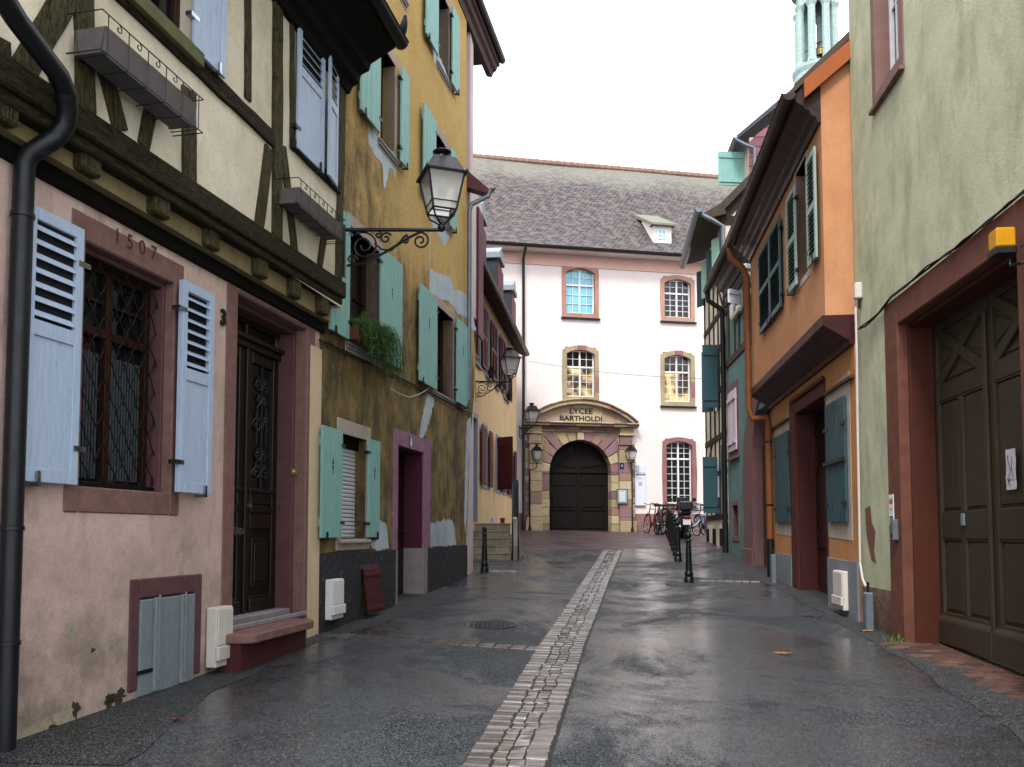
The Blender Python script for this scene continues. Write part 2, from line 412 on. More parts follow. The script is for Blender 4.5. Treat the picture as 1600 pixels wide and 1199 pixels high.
M_tealsh = plain('blue_green_shutter_paint', '#2f4d55', .55, .25, 7, st=(6, 6, .8), bump=.2)
M_dkgreen = plain('dark_green_louver_paint', '#345a5e', .5, .25, 7)
M_ggreen = plain('grey_green_louver_paint', '#8fa39b', .5, .2, 7)
M_greygate = None
M_green = stucco('grey_green_render', '#c3c3a6', '#a9ab90', '#727a62', .65, (.2, 1.3), (2.2, 2.2, .85), .3, 40, sc=1.6)
M_teal = stucco('teal_render', '#6a8786', '#567674', '#38524e', .5, (.6, 1.4), (3, 3, .7), .3)
M_pinkst = plain('pinkish_stone', '#745456', .85, .25, 6, bump=.3)
M_tan = plain('tan_slat_door', '#54402a', .7, .35, 8, st=(1, 1, 6), bump=.3)
M_lpink = plain('pale_pink_shutter', '#c6bac4', .6, .15, 7)
M_copper = plain('verdigris_stone', '#9fb4b0', .8, .35, 3, bump=.3, bs=8)
M_lycee = stucco('pale_pink_render', '#efe4e1', '#e8d8d6', '#d9b4ae', .25, None, (2, 2, 1), .08)
M_lymuntin = plain('white_muntin', '#e8e8ee', .5, .05)
M_bluegrey = plain('grey_blue_metal', '#7d868c', .6, .3, 9, st=(6, 6, 1), bump=.3)
M_bluegl = plain('painted_sky_reflection_glass', '#7cc4dc', .08, .15, 3, bump=0, metal=0)  # blue of the reflected sky painted into the pane colour
M_red = plain('red_paint', '#8e1c1c', .35, .2)
M_rubber = plain('black_rubber', '#0d0d0e', .7, .1)
M_chrome = plain('worn_chrome', '#b0b4b8', .25, .2, metal=1)
M_yellow = plain('amber_lens', '#c08600', .3, .15, 9)
M_letter = plain('dark_lettering', '#14110f', .7, 0, bump=0)
M_enamel = plain('blue_enamel', '#14204e', .3, .1)

def ochre():
    t = NT('stained_ochre_render'); z = t.axis(2); x = t.axis(0)
    base = t.mixc(t.ramp(t.noise(.9, 5, .6), .3, .7), lin('#d9bb74'), lin('#c39c52'))
    base = t.mixc(t.math('MULTIPLY', t.ramp(t.noise(16, 5, .75), .4, .7), .45), base, lin('#8a6a2c'))
    # grime: heavy from first floor sills downwards, running in vertical streaks, patches above
    g = t.n('MapRange'); g.inputs[1].default_value = 6.8; g.inputs[2].default_value = 3.6; g.inputs[3].default_value = -.12; g.inputs[4].default_value = .30
    t.l(z, g.inputs[0])
    s = t.noise(.8, 7, .72, st=(2.6, 2.6, .45), dist=.4); s2 = t.noise(.55, 4, .6, loc=(4, 2, 9))
    f = t.math('ADD', t.math('MULTIPLY', s, .75), t.math('MULTIPLY', s2, .35)); f = t.math('ADD', f, g.outputs[0])
    f = t.ramp(f, .54, .68); blot = t.ramp(t.noise(2.4, 7, .75, st=(1.4, 1.4, .7), loc=(8, 1, 3)), .38, .60); f = t.math('MULTIPLY', f, t.math('ADD', t.math('MULTIPLY', blot, .45), .55))
    # damp blotch beside the timber house
    q = t.n('VectorMath', operation='DISTANCE'); t.l(t.tc.outputs['Object'], q.inputs[0]); q.inputs[1].default_value = DAMP
    d = t.n('MapRange'); d.inputs[1].default_value = 2.3; d.inputs[2].default_value = .5; d.inputs[3].default_value = 0; d.inputs[4].default_value = 1; t.l(q.outputs['Value'], d.inputs[0])
    f2 = t.math('MULTIPLY', d.outputs[0], t.ramp(t.noise(1.6, 7, .75, st=(1.5, 1.5, .7)), .38, .62))
    f = t.math('MAXIMUM', f, f2)
    gr = t.ramp(t.noise(70, 3, .8), .42, .66); base = t.mixc(t.math('MULTIPLY', gr, .35), base, lin('#7d6436'))
    col = t.mixc(t.math('MULTIPLY', f, .93), base, t.mixc(t.ramp(t.noise(22, 5, .8), .35, .65), lin('#1c170c'), lin('#43351a')))
    t.col(col); t.rough(.93); t.bump(t.noise(48, 6, .8), .9, .03)
    return t.m
def roof_mat(name, cs, rows=.16, wd=.17, moss='#7c7a62', zmoss=None):
    t = NT(name); b = t.n('TexBrick'); b.offset = .5
    m = t.n('Mapping'); t.l(t.tc.outputs['UV'], m.inputs[0]); t.l(m.outputs[0], b.inputs['Vector'])
    b.inputs['Scale'].default_value = 1; b.inputs['Brick Width'].default_value = wd; b.inputs['Row Height'].default_value = rows
    b.inputs['Mortar Size'].default_value = .024; b.inputs['Mortar Smooth'].default_value = .2
    b.inputs['Color1'].default_value = lin(cs[0]); b.inputs['Color2'].default_value = lin(cs[1]); b.inputs['Mortar'].default_value = lin('#17130f')
    nz = t.n('TexNoise'); nz.inputs['Scale'].default_value = 3.5; nz.inputs['Detail'].default_value = 5; t.l(t.tc.outputs['UV'], nz.inputs['Vector'])
    col = t.mixc(t.ramp(nz.outputs['Fac'], .45, .62), b.outputs['Color'], lin(cs[2]))
    nz2 = t.n('TexNoise'); nz2.inputs['Scale'].default_value = .35; nz2.inputs['Detail'].default_value = 6; nz2.inputs['Roughness'].default_value = .7; t.l(t.tc.outputs['UV'], nz2.inputs['Vector'])
    sx = t.n('SeparateXYZ'); t.l(t.tc.outputs['UV'], sx.inputs[0])
    if zmoss:
        g = t.n('MapRange'); g.inputs[1].default_value = zmoss[0]; g.inputs[2].default_value = zmoss[1]; g.inputs[3].default_value = -.25; g.inputs[4].default_value = .35; t.l(sx.outputs[1], g.inputs[0])
        f = t.math('ADD', nz2.outputs['Fac'], g.outputs[0])
    else: f = nz2.outputs['Fac']
    col = t.mixc(t.math('MULTIPLY', t.ramp(f, .5, .8), .6), col, lin(moss))
    t.col(col); t.rough(.8)
    # each row steps up towards its lower edge
    fr = t.math('FRACT', t.math('DIVIDE', sx.outputs[1], rows)); t.bump(t.math('ADD', t.math('MULTIPLY', fr, -1.0), t.math('MULTIPLY', b.outputs['Fac'], -.6)), .9, .04)
    return t.m
def asphalt(name, c1, c2, wet=True, seed=0, crack=True):
    t = NT(name)
    ag = t.n('TexVoronoi'); ag.inputs['Scale'].default_value = 150; t.l(t.co((1, 1, 1)), ag.inputs['Vector'])
    big = t.noise(.55, 6, .65, st=(1, .8, 1), loc=(seed, 2, 0), dist=.4)
    col = t.mixc(t.ramp(big, .35, .65), lin(c1), lin(c2))
    sp = t.n('SeparateColor'); t.l(ag.outputs['Color'], sp.inputs[0])
    col = t.mixc(t.math('MULTIPLY', t.ramp(sp.outputs[0], .6, .9), .75), col, lin('#6e7278'))
    col = t.mixc(t.math('MULTIPLY', t.ramp(sp.outputs[1], .6, .9), .5), col, lin('#08090b'))
    vc = t.n('TexVoronoi', feature='DISTANCE_TO_EDGE'); vc.inputs['Scale'].default_value = .45
    mp_ = t.n('VectorMath', operation='ADD'); nn_ = t.n('TexNoise'); nn_.inputs['Scale'].default_value = 2.5; nn_.inputs['Detail'].default_value = 6; t.l(t.tc.outputs['Object'], nn_.inputs['Vector']); sc_ = t.n('VectorMath', operation='SCALE'); sc_.inputs['Scale'].default_value = .5; t.l(nn_.outputs['Color'], sc_.inputs[0]); t.l(t.tc.outputs['Object'], mp_.inputs[0]); t.l(sc_.outputs[0], mp_.inputs[1]); t.l(mp_.outputs[0], vc.inputs['Vector'])
    ck = t.math('MULTIPLY', t.ramp(vc.outputs['Distance'], .002, .009, (1, 1, 1, 1), (0, 0, 0, 1)), t.ramp(t.noise(.35, 2, loc=(2, 9, 0)), .52, .56)); col = t.mixc(t.math('MULTIPLY', ck, .8), col, lin('#060606'))
    t.col(col)
    wetf = t.ramp(t.math('ADD', t.math('MULTIPLY', t.noise(.55, 7, .7, st=(1, .8, 1), loc=(seed+3, 7, 0), dist=.6), .8), t.math('MULTIPLY', t.noise(70, 2, .6), .22)), .44, .60)
    lo, hi = (.10, .7) if wet else (.5, .75)
    t.rough(t.ramp(wetf, 0, 1, (hi,)*3+(1,), (lo,)*3+(1,)))
    sp_ = t.ramp(wetf, 0, 1, (.12, .12, .12, 1), (1, 1, 1, 1)) if wet else None
    if wet: t.l(sp_, t.b.inputs['Specular IOR Level'])
    else: t.b.inputs['Specular IOR Level'].default_value = .25
    hgt = t.math('ADD', t.math('MULTIPLY', ag.outputs['Distance'], -1.1), t.noise(140, 3, .7))
    hgt = t.math('ADD', hgt, t.math('MULTIPLY', t.noise(5, 5, .6), .5))
    t.bump(hgt, .45, .006)
    if wet:
        t.l(t.math('MULTIPLY', wetf, .9), t.b.inputs['Coat Weight']); t.b.inputs['Coat Roughness'].default_value = .2; t.b.inputs['Coat IOR'].default_value = 1.5
    return t.m
M_asph = asphalt('wet_asphalt', '#14171c', '#25292f')
M_side = asphalt('old_dull_asphalt', '#262422', '#161514', wet=False, seed=5)
def cobble_mat(name, cs, wet=.3, st=.3):
    t = NT(name); i = t.island()
    r = t.n('ValToRGB'); els = r.color_ramp.elements; els[0].color = lin(cs[0]); els[1].color = lin(cs[-1])
    for k in range(1, len(cs)-1):
        e = els.new(k/(len(cs)-1)); e.color = lin(cs[k])
    r.color_ramp.interpolation = 'CONSTANT' if len(cs) > 4 else 'LINEAR'
    t.l(i, r.inputs[0])
    col = t.mixc(t.math('MULTIPLY', t.ramp(t.noise(9, 5, .7), .35, .7), .5), r.outputs[0], col_mul(lin(cs[0]), .5))
    t.col(col); t.rough(t.ramp(t.noise(5, 4), .4, .7, (wet,)*3+(1,), (min(wet+.35, 1),)*3+(1,))); t.b.inputs['Specular IOR Level'].default_value = 1.0 if wet < .3 else .25
    if wet < .3: t.b.inputs['Coat Weight'].default_value = .8; t.b.inputs['Coat Roughness'].default_value = wet+.04
    t.bump(t.noise(30, 4, .7), .3, .006); return t.m
M_cob = cobble_mat('wet_gutter_stone', ['#423d3c', '#575150', '#4b4341', '#655e5b'], .18)
M_cobw = cobble_mat('wet_channel_stone', ['#565252', '#6d6868', '#5f5a59', '#787371'], .06)
M_brick = cobble_mat('worn_red_pavers', ['#5b423b', '#6e5248', '#4b3a35', '#6e5d54'], .4)
M_ash = cobble_mat('sandstone_blocks', ['#b3a082', '#83626a', '#bdac8a', '#8a6670', '#a69676', '#7d5a60', '#c0b090', '#94766a', '#ae9c7e'], .75)
M_mort = plain('dark_mortar', '#252322', .6, .3, 20, bump=.4)
# ---------------------------------------------------------------- ground
PROF = [(-8, -.1), (0, 0), (5.8, .12), (10.8, .265), (14, .38), (18.9, .59), (23, .85), (26, 1.05), (30, 1.27), (36, 1.53), (60, 1.6), (400, 1.6)]
GUT = [(0, -.75), (5.83, -.05), (10.8, .543), (18.9, 1.61), (25.9, 2.64), (36, 4.1)]
def interp(T, d):
    if d <= T[0][0]: return T[0][1]
    for (a, p), (b, q) in zip(T, T[1:]):
        if d <= b: return p+(q-p)*(d-a)/(b-a)
    return T[-1][1]
def sm(T, d, k=1.2): return (interp(T, d-k)+2*interp(T, d)+interp(T, d+k))/4
def gx(Y): return sm(GUT, Y/YS, .6)
def gh(X, Y):
    D = Y/YS; g = gx(min(Y, 30)); return sm(PROF, D)+.022*min(abs(X-g), 3.6)
def ground_hit(px, py):
    r = ray(px, py); t = 1.0
    for _ in range(6000):
        P = CAM+r*t
        if P.z <= gh(P.x, P.y): break
        t += .01
    return CAM+r*t
def sheet(name, xf, ys, mat, dz, kind='structure', nx=40, parent=None):
    m = MB(); vs = []; fs = []
    for j, Y in enumerate(ys):
        a, b = xf(Y)
        for i in range(nx+1):
            X = a+(b-a)*i/nx; vs.append((X, Y, gh(X, Y)+dz))
    for j in range(len(ys)-1):
        for i in range(nx): k = j*(nx+1)+i; fs.append((k, k+1, k+nx+2, k+nx+1))
    m.add(vs, fs); o = m.build(name, mat, parent, smooth=True); tag(o, kind=kind); return o
def frange(a, b, s):
    n = max(1, int(round((b-a)/s))); return [a+(b-a)*i/n for i in range(n+1)]
sheet('ground', lambda Y: (-400, 400), frange(-6, 40, .5)+[60, 100, 200, 400, 900], M_side, -.03, nx=800)
sheet('street', lambda Y: (-4.6, 7.5), frange(-3, 26*YS, .25), M_asph, 0, nx=60)
def square_mat():
    t = NT('red_granite_setts'); b = t.n('TexBrick'); t.l(t.co((1, 1, 1), rot=(0, 0, .3)), b.inputs['Vector'])
    b.inputs['Scale'].default_value = 1; b.inputs['Brick Width'].default_value = .2; b.inputs['Row Height'].default_value = .13; b.inputs['Mortar Size'].default_value = .012
    b.inputs['Color1'].default_value = lin('#5f474a'); b.inputs['Color2'].default_value = lin('#473a3e'); b.inputs['Mortar'].default_value = lin('#1f1c1c')
    col = t.mixc(t.ramp(t.noise(.6, 5), .35, .65), b.outputs['Color'], lin('#3b3036')); t.col(col)
    t.rough(t.ramp(t.noise(1, 4), .3, .7, (.3, .3, .3, 1), (.6, .6, .6, 1))); t.bump(b.outputs['Fac'], -.5, .01); return t.m
sheet('square_paving', lambda Y: (-4.6, 16), frange(26*YS+.001, 40*YS, .3), square_mat(), .0, nx=50)
# drain channel of setts down the middle
def stone(m, cx, cy, z, lx, ly, ang=0, h=.05, j=.006):
    c, s_ = cos(ang), sin(ang); P = []
    for k, (sx, sy) in enumerate(((-1, -1), (1, -1), (1, 1), (-1, 1))):
        x = sx*lx/2+random.uniform(-j, j); y = sy*ly/2+random.uniform(-j, j); P.append((x, y))
    vs = []
    for f, dz in ((1, -.03), (1, h*.45), (.9, h)):
        for x, y in P: vs.append((cx+(x*c-y*s_)*f, cy+(x*s_+y*c)*f, z+dz+random.uniform(-.002, .002)))
    fs = [(0, 1, 5, 4), (1, 2, 6, 5), (2, 3, 7, 6), (3, 0, 4, 7), (4, 5, 9, 8), (5, 6, 10, 9), (6, 7, 11, 10), (7, 4, 8, 11), (8, 9, 10, 11)]
    m.add(vs, fs)
ma, mw = MB(), MB(); Y = 3.4
while Y < 25.8*YS:
    dy = random.uniform(.125, .16); ang = atan2(gx(Y+.2)-gx(Y), .2); g = gx(Y)
    xs = [-.25, -.075, 0.02, .12, .25] if random.random() < .5 else [-.25, -.09, -.0, .1, .25]
    for i in range(4):
        a, b = xs[i], xs[i+1]; cx = g+(a+b)/2; low = -.006 if i in (1, 2) else 0
        stone(mw if i in (1, 2) else ma, cx, Y+dy/2+random.uniform(-.012, .012), gh(cx, Y)-.033+low+random.uniform(-.003, .003), (b-a)-.006, dy-.007, -ang)
    Y += dy
dc = ma.build('drain_channel', M_cob, smooth=False); tag(dc, kind='structure')
dw = mw.build('channel_bed', M_cobw, dc)
sheet('channel_mortar', lambda Y: (gx(Y)-.256, gx(Y)+.256), frange(3.3, 25.85*YS, .3), M_mort, .004, nx=4)
# cross strips of setts
def strip(name, p, q, wd, row=.16):
    A, B = ground_hit(*p), ground_hit(*q); d = (B-A); d.z = 0; L = d.length; d.normalize(); n = Vector((-d.y, d.x, 0)); m = MB(); s = 0; a = atan2(d.y, d.x)
    while s < L:
        l = random.uniform(row*.8, row*1.2)
        for k in (-1, 1):
            c = A+d*(s+l/2)+n*(k*wd/4); stone(m, c.x, c.y, gh(c.x, c.y)-.038, l-.012, wd/2-.012, a)
        s += l
    return tag(m.build(name, M_cob), kind='structure')
strip('sett_strip', (487, 990), (838, 1014), .24)
strip('sett_strip', (968, 906), (1176, 909), .13)
strip('sett_strip', (748, 892), (800, 893), .12)
# duller asphalt margins along the house fronts
def margin(name, pts, mat, dz=.004):
    """pts: (outer pixel, inner world x offset) polyline of the street-side edge; wall side runs under the wall"""
    m = MB(); E = [ground_hit(*p) for p in pts]; ys = frange(E[0].y, E[-1].y, .15)
    def ex(Y):
        for a, b in zip(E, E[1:]):
            if Y <= b.y+1e-6: return a.x+(b.x-a.x)*(Y-a.y)/(b.y-a.y)
        return E[-1].x
    return ex, ys
exl, ysl = margin('x', [(190, 1197), (330, 1085), (420, 1040), (500, 1003), (620, 968), (740, 920)], None)
sheet('left_pavement', lambda Y: (-4.2, exl(Y)+wob(Y, .02, 1)), [Y for Y in ysl], M_side, .004, nx=12)
exr, ysr = margin('x', [(1610, 1165), (1500, 1092), (1420, 1035), (1330, 985), (1270, 950), (1220, 922), (1180, 905), (1140, 885)], None)
sheet('right_pavement', lambda Y: (exr(Y)+wob(Y, .02, 1.3), 7), ysr, M_side, .004, nx=12)
# worn red brick apron in front of the carriage gate
mp = MB()
for iy in range(34):
    for ix in range(14):
        X = 3.0+ix*.21+(iy % 2)*.1; Y = 5.2+iy*.115
        lim = 3.75+.05*(Y-5)+wob(Y, .05, 1)-(.0 if Y > 8.3 else 0)
        if X < lim or X > 5.4 or Y > 8.35+.15*ix or Y < 5.3: continue
        stone(mp, X, Y, gh(X, Y)-.03, .2, .105, .06, h=.045, j=.004)
tag(mp.build('brick_apron', M_brick), kind='structure')
# covers in the asphalt
def cover(px, py, r, label, name='manhole_cover'):
    P = ground_hit(px, py); m = MB()
    m.lathe([(r, -.02), (r, .004), (r-.02, .006), (r-.025, .001)], (0, 0, 0), 40)
    for i in range(-5, 6):
        for k in range(-5, 6):
            if math.hypot(i, k)*r/6 < r*.82: m.box(i*r/6-.018, i*r/6+.018, k*r/6-.018, k*r/6+.018, 0, .007)
    o = m.build(name, M_iron); o.location = (P.x, P.y, gh(P.x, P.y)+.003)
    s = .01; o.rotation_euler = (math.atan((gh(P.x, P.y+s)-gh(P.x, P.y-s))/(2*s)), 0, 0)
    return tag(o, label, 'manhole cover')
cover(765, 977, .33, 'round dark iron manhole cover in the wet asphalt left of the drain channel')
cover(868, 879, .22, 'small round iron cover in the asphalt near the far end of the drain channel')
# ================================================================ timber house (left, nearest)
H = House('timber_house', 'half timbered house with pale pink ground floor and pale blue shutters, nearest on the left', -2.215, 11.3, .1745, 'L')
L1 = H; OJ = .22
u_near = H.ud(2.0)
win = H.R(133, 268, (267, 442), (272, 771)); uw0, uw1 = H.u(268, 600), H.u(128, 560)
z_lin = H.uz(111, 323)[1]; z_sill = H.uz(200, 804)[1]
win = (uw0, uw1, H.uz(272, 771)[1], H.uz(267, 442)[1])
ww = (H.u(268, 600)-H.u(287, 600)-.0, .14, z_lin-win[3], win[2]-z_sill); ww = (.13, .14, z_lin-win[3], win[2]-z_sill)
door = (H.u(476, 750), H.u(366, 750), .30, H.uz(473, 513)[1])
hat = H.R(215, 301, (260, 931), (260, 1066))
JB = 3.80
wm = MB(); wallsheet(wm, 0, u_near, -.3, JB, [hole(win, ww, .28), (door[0]-.06, door[1]+.08, .0, door[3]+.03, .5), (hat[0]-.01, hat[1]+.01, hat[2], hat[3], .12)], back=6)
H.wall = wm.build('wall', M_pinkwall, H.root)
surround(H, *win, ww, .012, .24, M_stone, 'window_surround', .012)
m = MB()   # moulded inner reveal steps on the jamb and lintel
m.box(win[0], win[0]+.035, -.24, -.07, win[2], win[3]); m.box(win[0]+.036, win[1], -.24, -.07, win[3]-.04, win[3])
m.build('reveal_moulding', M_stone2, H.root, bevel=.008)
cw = casement(H, (win[0]+.035, win[1], win[2], win[3]-.04), -.235, M_bwood, M_glassd, 1, 1, .055, transom=win[2]+(win[3]-win[2])*.68)
m = MB(); a, b = win[0]+.1, win[1]-.1; n = 40; vs = []      # folded net curtain seen through the casement
for half in ((a, (a+b)/2-.07), ((a+b)/2+.07, b-.0)):
    pts = [(half[0]+(half[1]-half[0])*i/n, -.224+.004*sin(i*1.7)) for i in range(n+1)]
    for i in range(n):
        (x0, y0), (x1, y1) = pts[i], pts[i+1]; m.add([(x0, y0, win[2]+.08), (x1, y1, win[2]+.08), (x1, y1, win[2]+1.02+.012*abs(sin((i+1)*.4))), (x0, y0, win[2]+1.02+.012*abs(sin(i*.4)))], [(0, 1, 2, 3)])
m.build('curtain', M_curtain, cw)
m = MB(); gy = -.12; sp = .15     # wavy diamond grille
W_, Hh = win[1]-win[0], win[3]-win[2]
for sgn in (1, -1):
    k = -14
    while k < 26:
        pts = []; c0 = k*sp
        for i in range(90):
            s = i*.03; x = win[0]+(c0+s*.62 if sgn > 0 else c0-s*.62+1.0); z = win[2]+s; x += .008*sin(s*2*pi/.16)*sgn
            if win[0]+.03 < x < win[1]-.01 and z < win[3]-.03: pts.append((x, gy+sgn*.006, z))
            elif pts: break
        if len(pts) > 2: m.tube(pts, .0055, 5)
        k += 1
m.box(win[0]+.01, win[0]+.03, gy-.012, gy+.012, win[2], win[3]); m.box(win[1]-.03, win[1]-.01, gy-.012, gy+.012, win[2], win[3])
m.box(win[0], win[1], gy-.012, gy+.012, win[2]+.02, win[2]+.04); m.box(win[0], win[1], gy-.012, gy+.012, win[3]-.05, win[3]-.035)
m.build('security_grille', plain('galvanised_grille', '#1d2221', .5, .3, 20, metal=.6), H.root)
M_letd = plain('engraved_shadow', '#4a2c2a', .9, .1, bump=0)
for ch, px in (('1', 181), ('5', 201), ('0', 220), ('7', 238)):
    u, z = H.uz(px, 372+(px-181)*.47-2); text(ch, .16, M_letd, H.root, (u, .0135, z+.0), 'date_numeral', extr=.0008)
sb0, sb1 = win[2]+.0, H.uz(133, 368)[1]
shutter(H, H.u(124, 560, .06), H.u(36, 545, .06), H.uz(22, 752)[1], sb1, M_blue, 'half', y=.045, ang=0, hinge=0, iron=M_chrome)
shutter(H, H.u(331, 620, .09), H.u(281, 610, .09), H.uz(272, 770)[1], H.uz(288, 447)[1], M_blue, 'half', y=.06, hinge=1, th=.045, iron=M_chrome)
text('3', .2, M_letter, H.root, (H.u(347, 497), .014, H.uz(345, 497)[1]), 'house_number', extr=.006, bold=.006)
# door
sd = surround(H, door[0], door[1], -.05, door[3], (H.u(476, 750)-H.u(489, 750), H.u(348, 750)-H.u(366, 750), JB-door[3]-.005, 0), .012, .34, M_stone, 'door_surround', .015)
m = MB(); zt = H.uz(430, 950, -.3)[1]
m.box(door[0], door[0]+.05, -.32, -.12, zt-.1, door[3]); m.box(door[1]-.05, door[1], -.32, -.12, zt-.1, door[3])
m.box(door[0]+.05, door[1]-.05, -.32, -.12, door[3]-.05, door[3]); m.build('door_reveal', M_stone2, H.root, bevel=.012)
m = MB(); m.box(door[0], door[1], -.5, -.13, 0, zt); m.build('door_threshold', M_greystone, H.root, bevel=.01)
a, b = door[0]+.05, door[1]-.05; Yd = -.33; z0 = zt; zc = H.uz(400, 552, -.33)[1]; mid = (a+b)/2; m = MB()
m.box(a, b, Yd-.06, Yd-.02, z0, door[3]-.05)
for i, (p, q) in enumerate(((a, mid-.03), (mid+.03, b))):
    for x0, x1, y0, y1 in ((p, p+.1, z0, zc), (q-.1, q, z0, zc), (p+.1, q-.1, z0, z0+.16), (p+.1, q-.1, z0+.86, z0+1.02), (p+.1, q-.1, z0+1.12, z0+1.24), (p+.1, q-.1, zc-.12, zc)):
        m.box(x0, x1, Yd-.02, Yd+.02, y0, y1)
    m.box(p+.15, q-.15, Yd-.02, Yd+.012, z0+.26, z0+.76); m.box(p+.19, q-.19, Yd+.012, Yd+.024, z0+.31, z0+.71)
    m.box(p+.06, q-.06, Yd+.02, Yd+.05, z0+.0, z0+.13); m.box(p+.1, q-.1, Yd-.02, Yd+.03, z0+1.03, z0+1.1)
    m.box(p+.04, q-.04, Yd+.02, Yd+.045, z0+1.24, z0+1.28)
m.box(mid-.03, mid+.03, Yd-.02, Yd+.05, z0, zc)
m.box(a, b, Yd-.02, Yd+.06, zc, zc+.07); m.box(a-.0, b+.0, Yd-.02, Yd+.1, zc+.07, zc+.12); m.box(a, b, Yd-.02, Yd+.04, door[3]-.1, door[3]-.055)
m.box(mid-.025, mid+.025, Yd-.02, Yd+.03, zc+.12, door[3]-.1)
D1 = m.build('door', M_door, H.root, bevel=.008)
M_scroll = plain('grey_wrought_iron', '#3c4046', .4, .3, 20, metal=.7)
def spiral(cx, cz, r, turns, a0, sg=1, y=0, n=26):
    return [(cx+r*(1-i/n*.85)*cos(a0+sg*turns*2*pi*i/n), y, cz+r*(1-i/n*.85)*sin(a0+sg*turns*2*pi*i/n)) for i in range(n+1)]
for p, q in ((a, mid-.03), (mid+.03, b)):
    g = MB(); c = (p+q)/2; yy = Yd+.005
    MB().box(p+.1, q-.1, Yd-.018, Yd-.012, z0+1.24, zc-.12).build('door_pane', M_glassd, D1)
    for zz, r in ((z0+1.45, .08), (z0+1.62, .06), (zc-.35, .07), (zc-.5, .05), (z0+1.95, .09)):
        for sg in (-1, 1):
            g.tube(spiral(c+sg*r*1.05, zz, r, 1.4, 0 if sg > 0 else pi, sg, yy), .007, 5)
            g.tube(spiral(c+sg*r*.8, zz+r, r*.6, 1.2, pi/2, -sg, yy), .006, 5)
    g.tube([(c, yy, z0+1.24), (c, yy, zc-.12)], .007, 5)
    g.tube([(c-.1, yy, z0+1.75), (c-.09, yy, z0+2.15), (c, yy, z0+2.25), (c+.09, yy, z0+2.15), (c+.1, yy, z0+1.75)], .009, 6)
    g.build('door_grille', M_scroll, D1)
for px in (432, 384):
    u, z = H.uz(px, 790, Yd); k = MB(); k.tube([(u, Yd, z), (u, Yd+.06, z), (u+.1, Yd+.065, z-.01)], .012, 8); k.lathe([(.03, 0), (.03, .012)], (0, 0, 0), 12, Matrix.Translation((u, Yd+.045, z)) @ Matrix.Rotation(-pi/2, 4, 'X')); k.build('door_handle', M_chrome, D1)
u, z = H.uz(367, 831, Yd); MB().box(u-.13, u+.13, Yd+.025, Yd+.036, z-.04, z+.04).box(u-.11, u+.11, Yd+.036, Yd+.044, z-.022, z+.024).build('letter_slot', M_chrome, D1, bevel=.004)
# stone step in front of the door
stz = .60; sa, sb = H.u(491, 968, .30), H.u(392, 994, .34)
st = empty('stone_step', tuple(H.W(0, 0, 0)), H.th, label='mauve stone doorstep slab on a dark red block before the walnut door', cat='doorstep')
MB().prism([(sa, .04), (sa, .26), (sa+.1, .34), (sb-.06, .36), (sb+.02, .26), (sb+.06, .015), (sa, .015)], stz-.085, stz, ax='xy').build('slab', M_stone, st, bevel=.012)
MB().box(sa+.06, sb-.0, .016, .24, .05, stz-.087).build('base_block', plain('dark_red_stone', '#4a2428', .85, .3, 5, bump=.4), st, bevel=.01)
MB().box(door[0]+.0, sb+.0, .014, .05, stz+.001, zt-.03).build('riser', M_greystone, st, bevel=.006)
# cellar hatch
surround(H, hat[0], hat[1], hat[2], hat[3], (.11, .11, H.uz(260, 901)[1]-hat[3], .0), .014, .1, M_stone2, 'hatch_surround', .012)
m = MB(); m.box(hat[0]+.004, hat[1]-.004, -.02, .02, hat[2]-.05, hat[3]-.01)
hatch = m.build('cellar_hatch', M_bluegrey, H.root, bevel=.006)
for fx in (.26, .74):
    x = hat[0]+(hat[1]-hat[0])*fx; MB().box(x-.035, x+.035, .021, .05, hat[2]-.03, hat[3]+.0).box(x-.012, x+.012, .05, .058, hat[2]+.05, hat[3]+.02).build('hatch_batten', M_bluegrey, hatch, bevel=.008)
MB().box(hat[1]-.2, hat[1]+.03, .021, .03, hat[2]+.12, hat[2]+.15).build('hatch_latch', M_iron, hatch)
# peeled plaster patches near the pavement
def blob(m, H, px, py, rx, rz, y=.003, n=26, seed=0, rag=.35, o=0):
    u, z = H.uz(px, py, o); rnd = random.Random(seed); ph = [rnd.uniform(0, 6) for _ in range(5)]
    P = []
    for i in range(n):
        a = 2*pi*i/n; k = 1+rag*(sin(3*a+ph[0])*.4+sin(5*a+ph[1])*.35+sin(9*a+ph[2])*.3)
        P.append((u+rx*k*cos(a), z+rz*k*sin(a)))
    m.prism(P, o+y-.02, o+y)
m = MB()
for i, (x, y, a, b) in enumerate(((112, 985, .05, .06), (150, 1012, .04, .05), (175, 1008, .06, .035), (60, 1150, .16, .09), (100, 1120, .1, .06))): blob(m, H, x, y, a, b, .002, seed=i)
m.split('peeled_plaster', plain('bare_pale_mortar', '#a59c86', .95, .4, 14, bump=.8), H.root)
m = MB()
for i, (x, y, a, b) in enumerate(((118, 1108, .035, .05), (182, 1090, .1, .05), (170, 1100, .04, .07), (82, 1138, .03, .03), (145, 1016, .02, .015))): blob(m, H, x, y, a, b, .004, seed=20+i, rag=.6)
m.split('plaster_hole', plain('hole_rubble', '#453b30', 1, .5, 20, bump=1), H.root)
m = MB(); m.box(-.03, door[0]-.075, -.2, .016, 0, JB-.2); m.build('corner_strip', stucco('cream_pilaster', '#d8c3a4', '#c9b08e', '#8d7a62', .3), H.root)
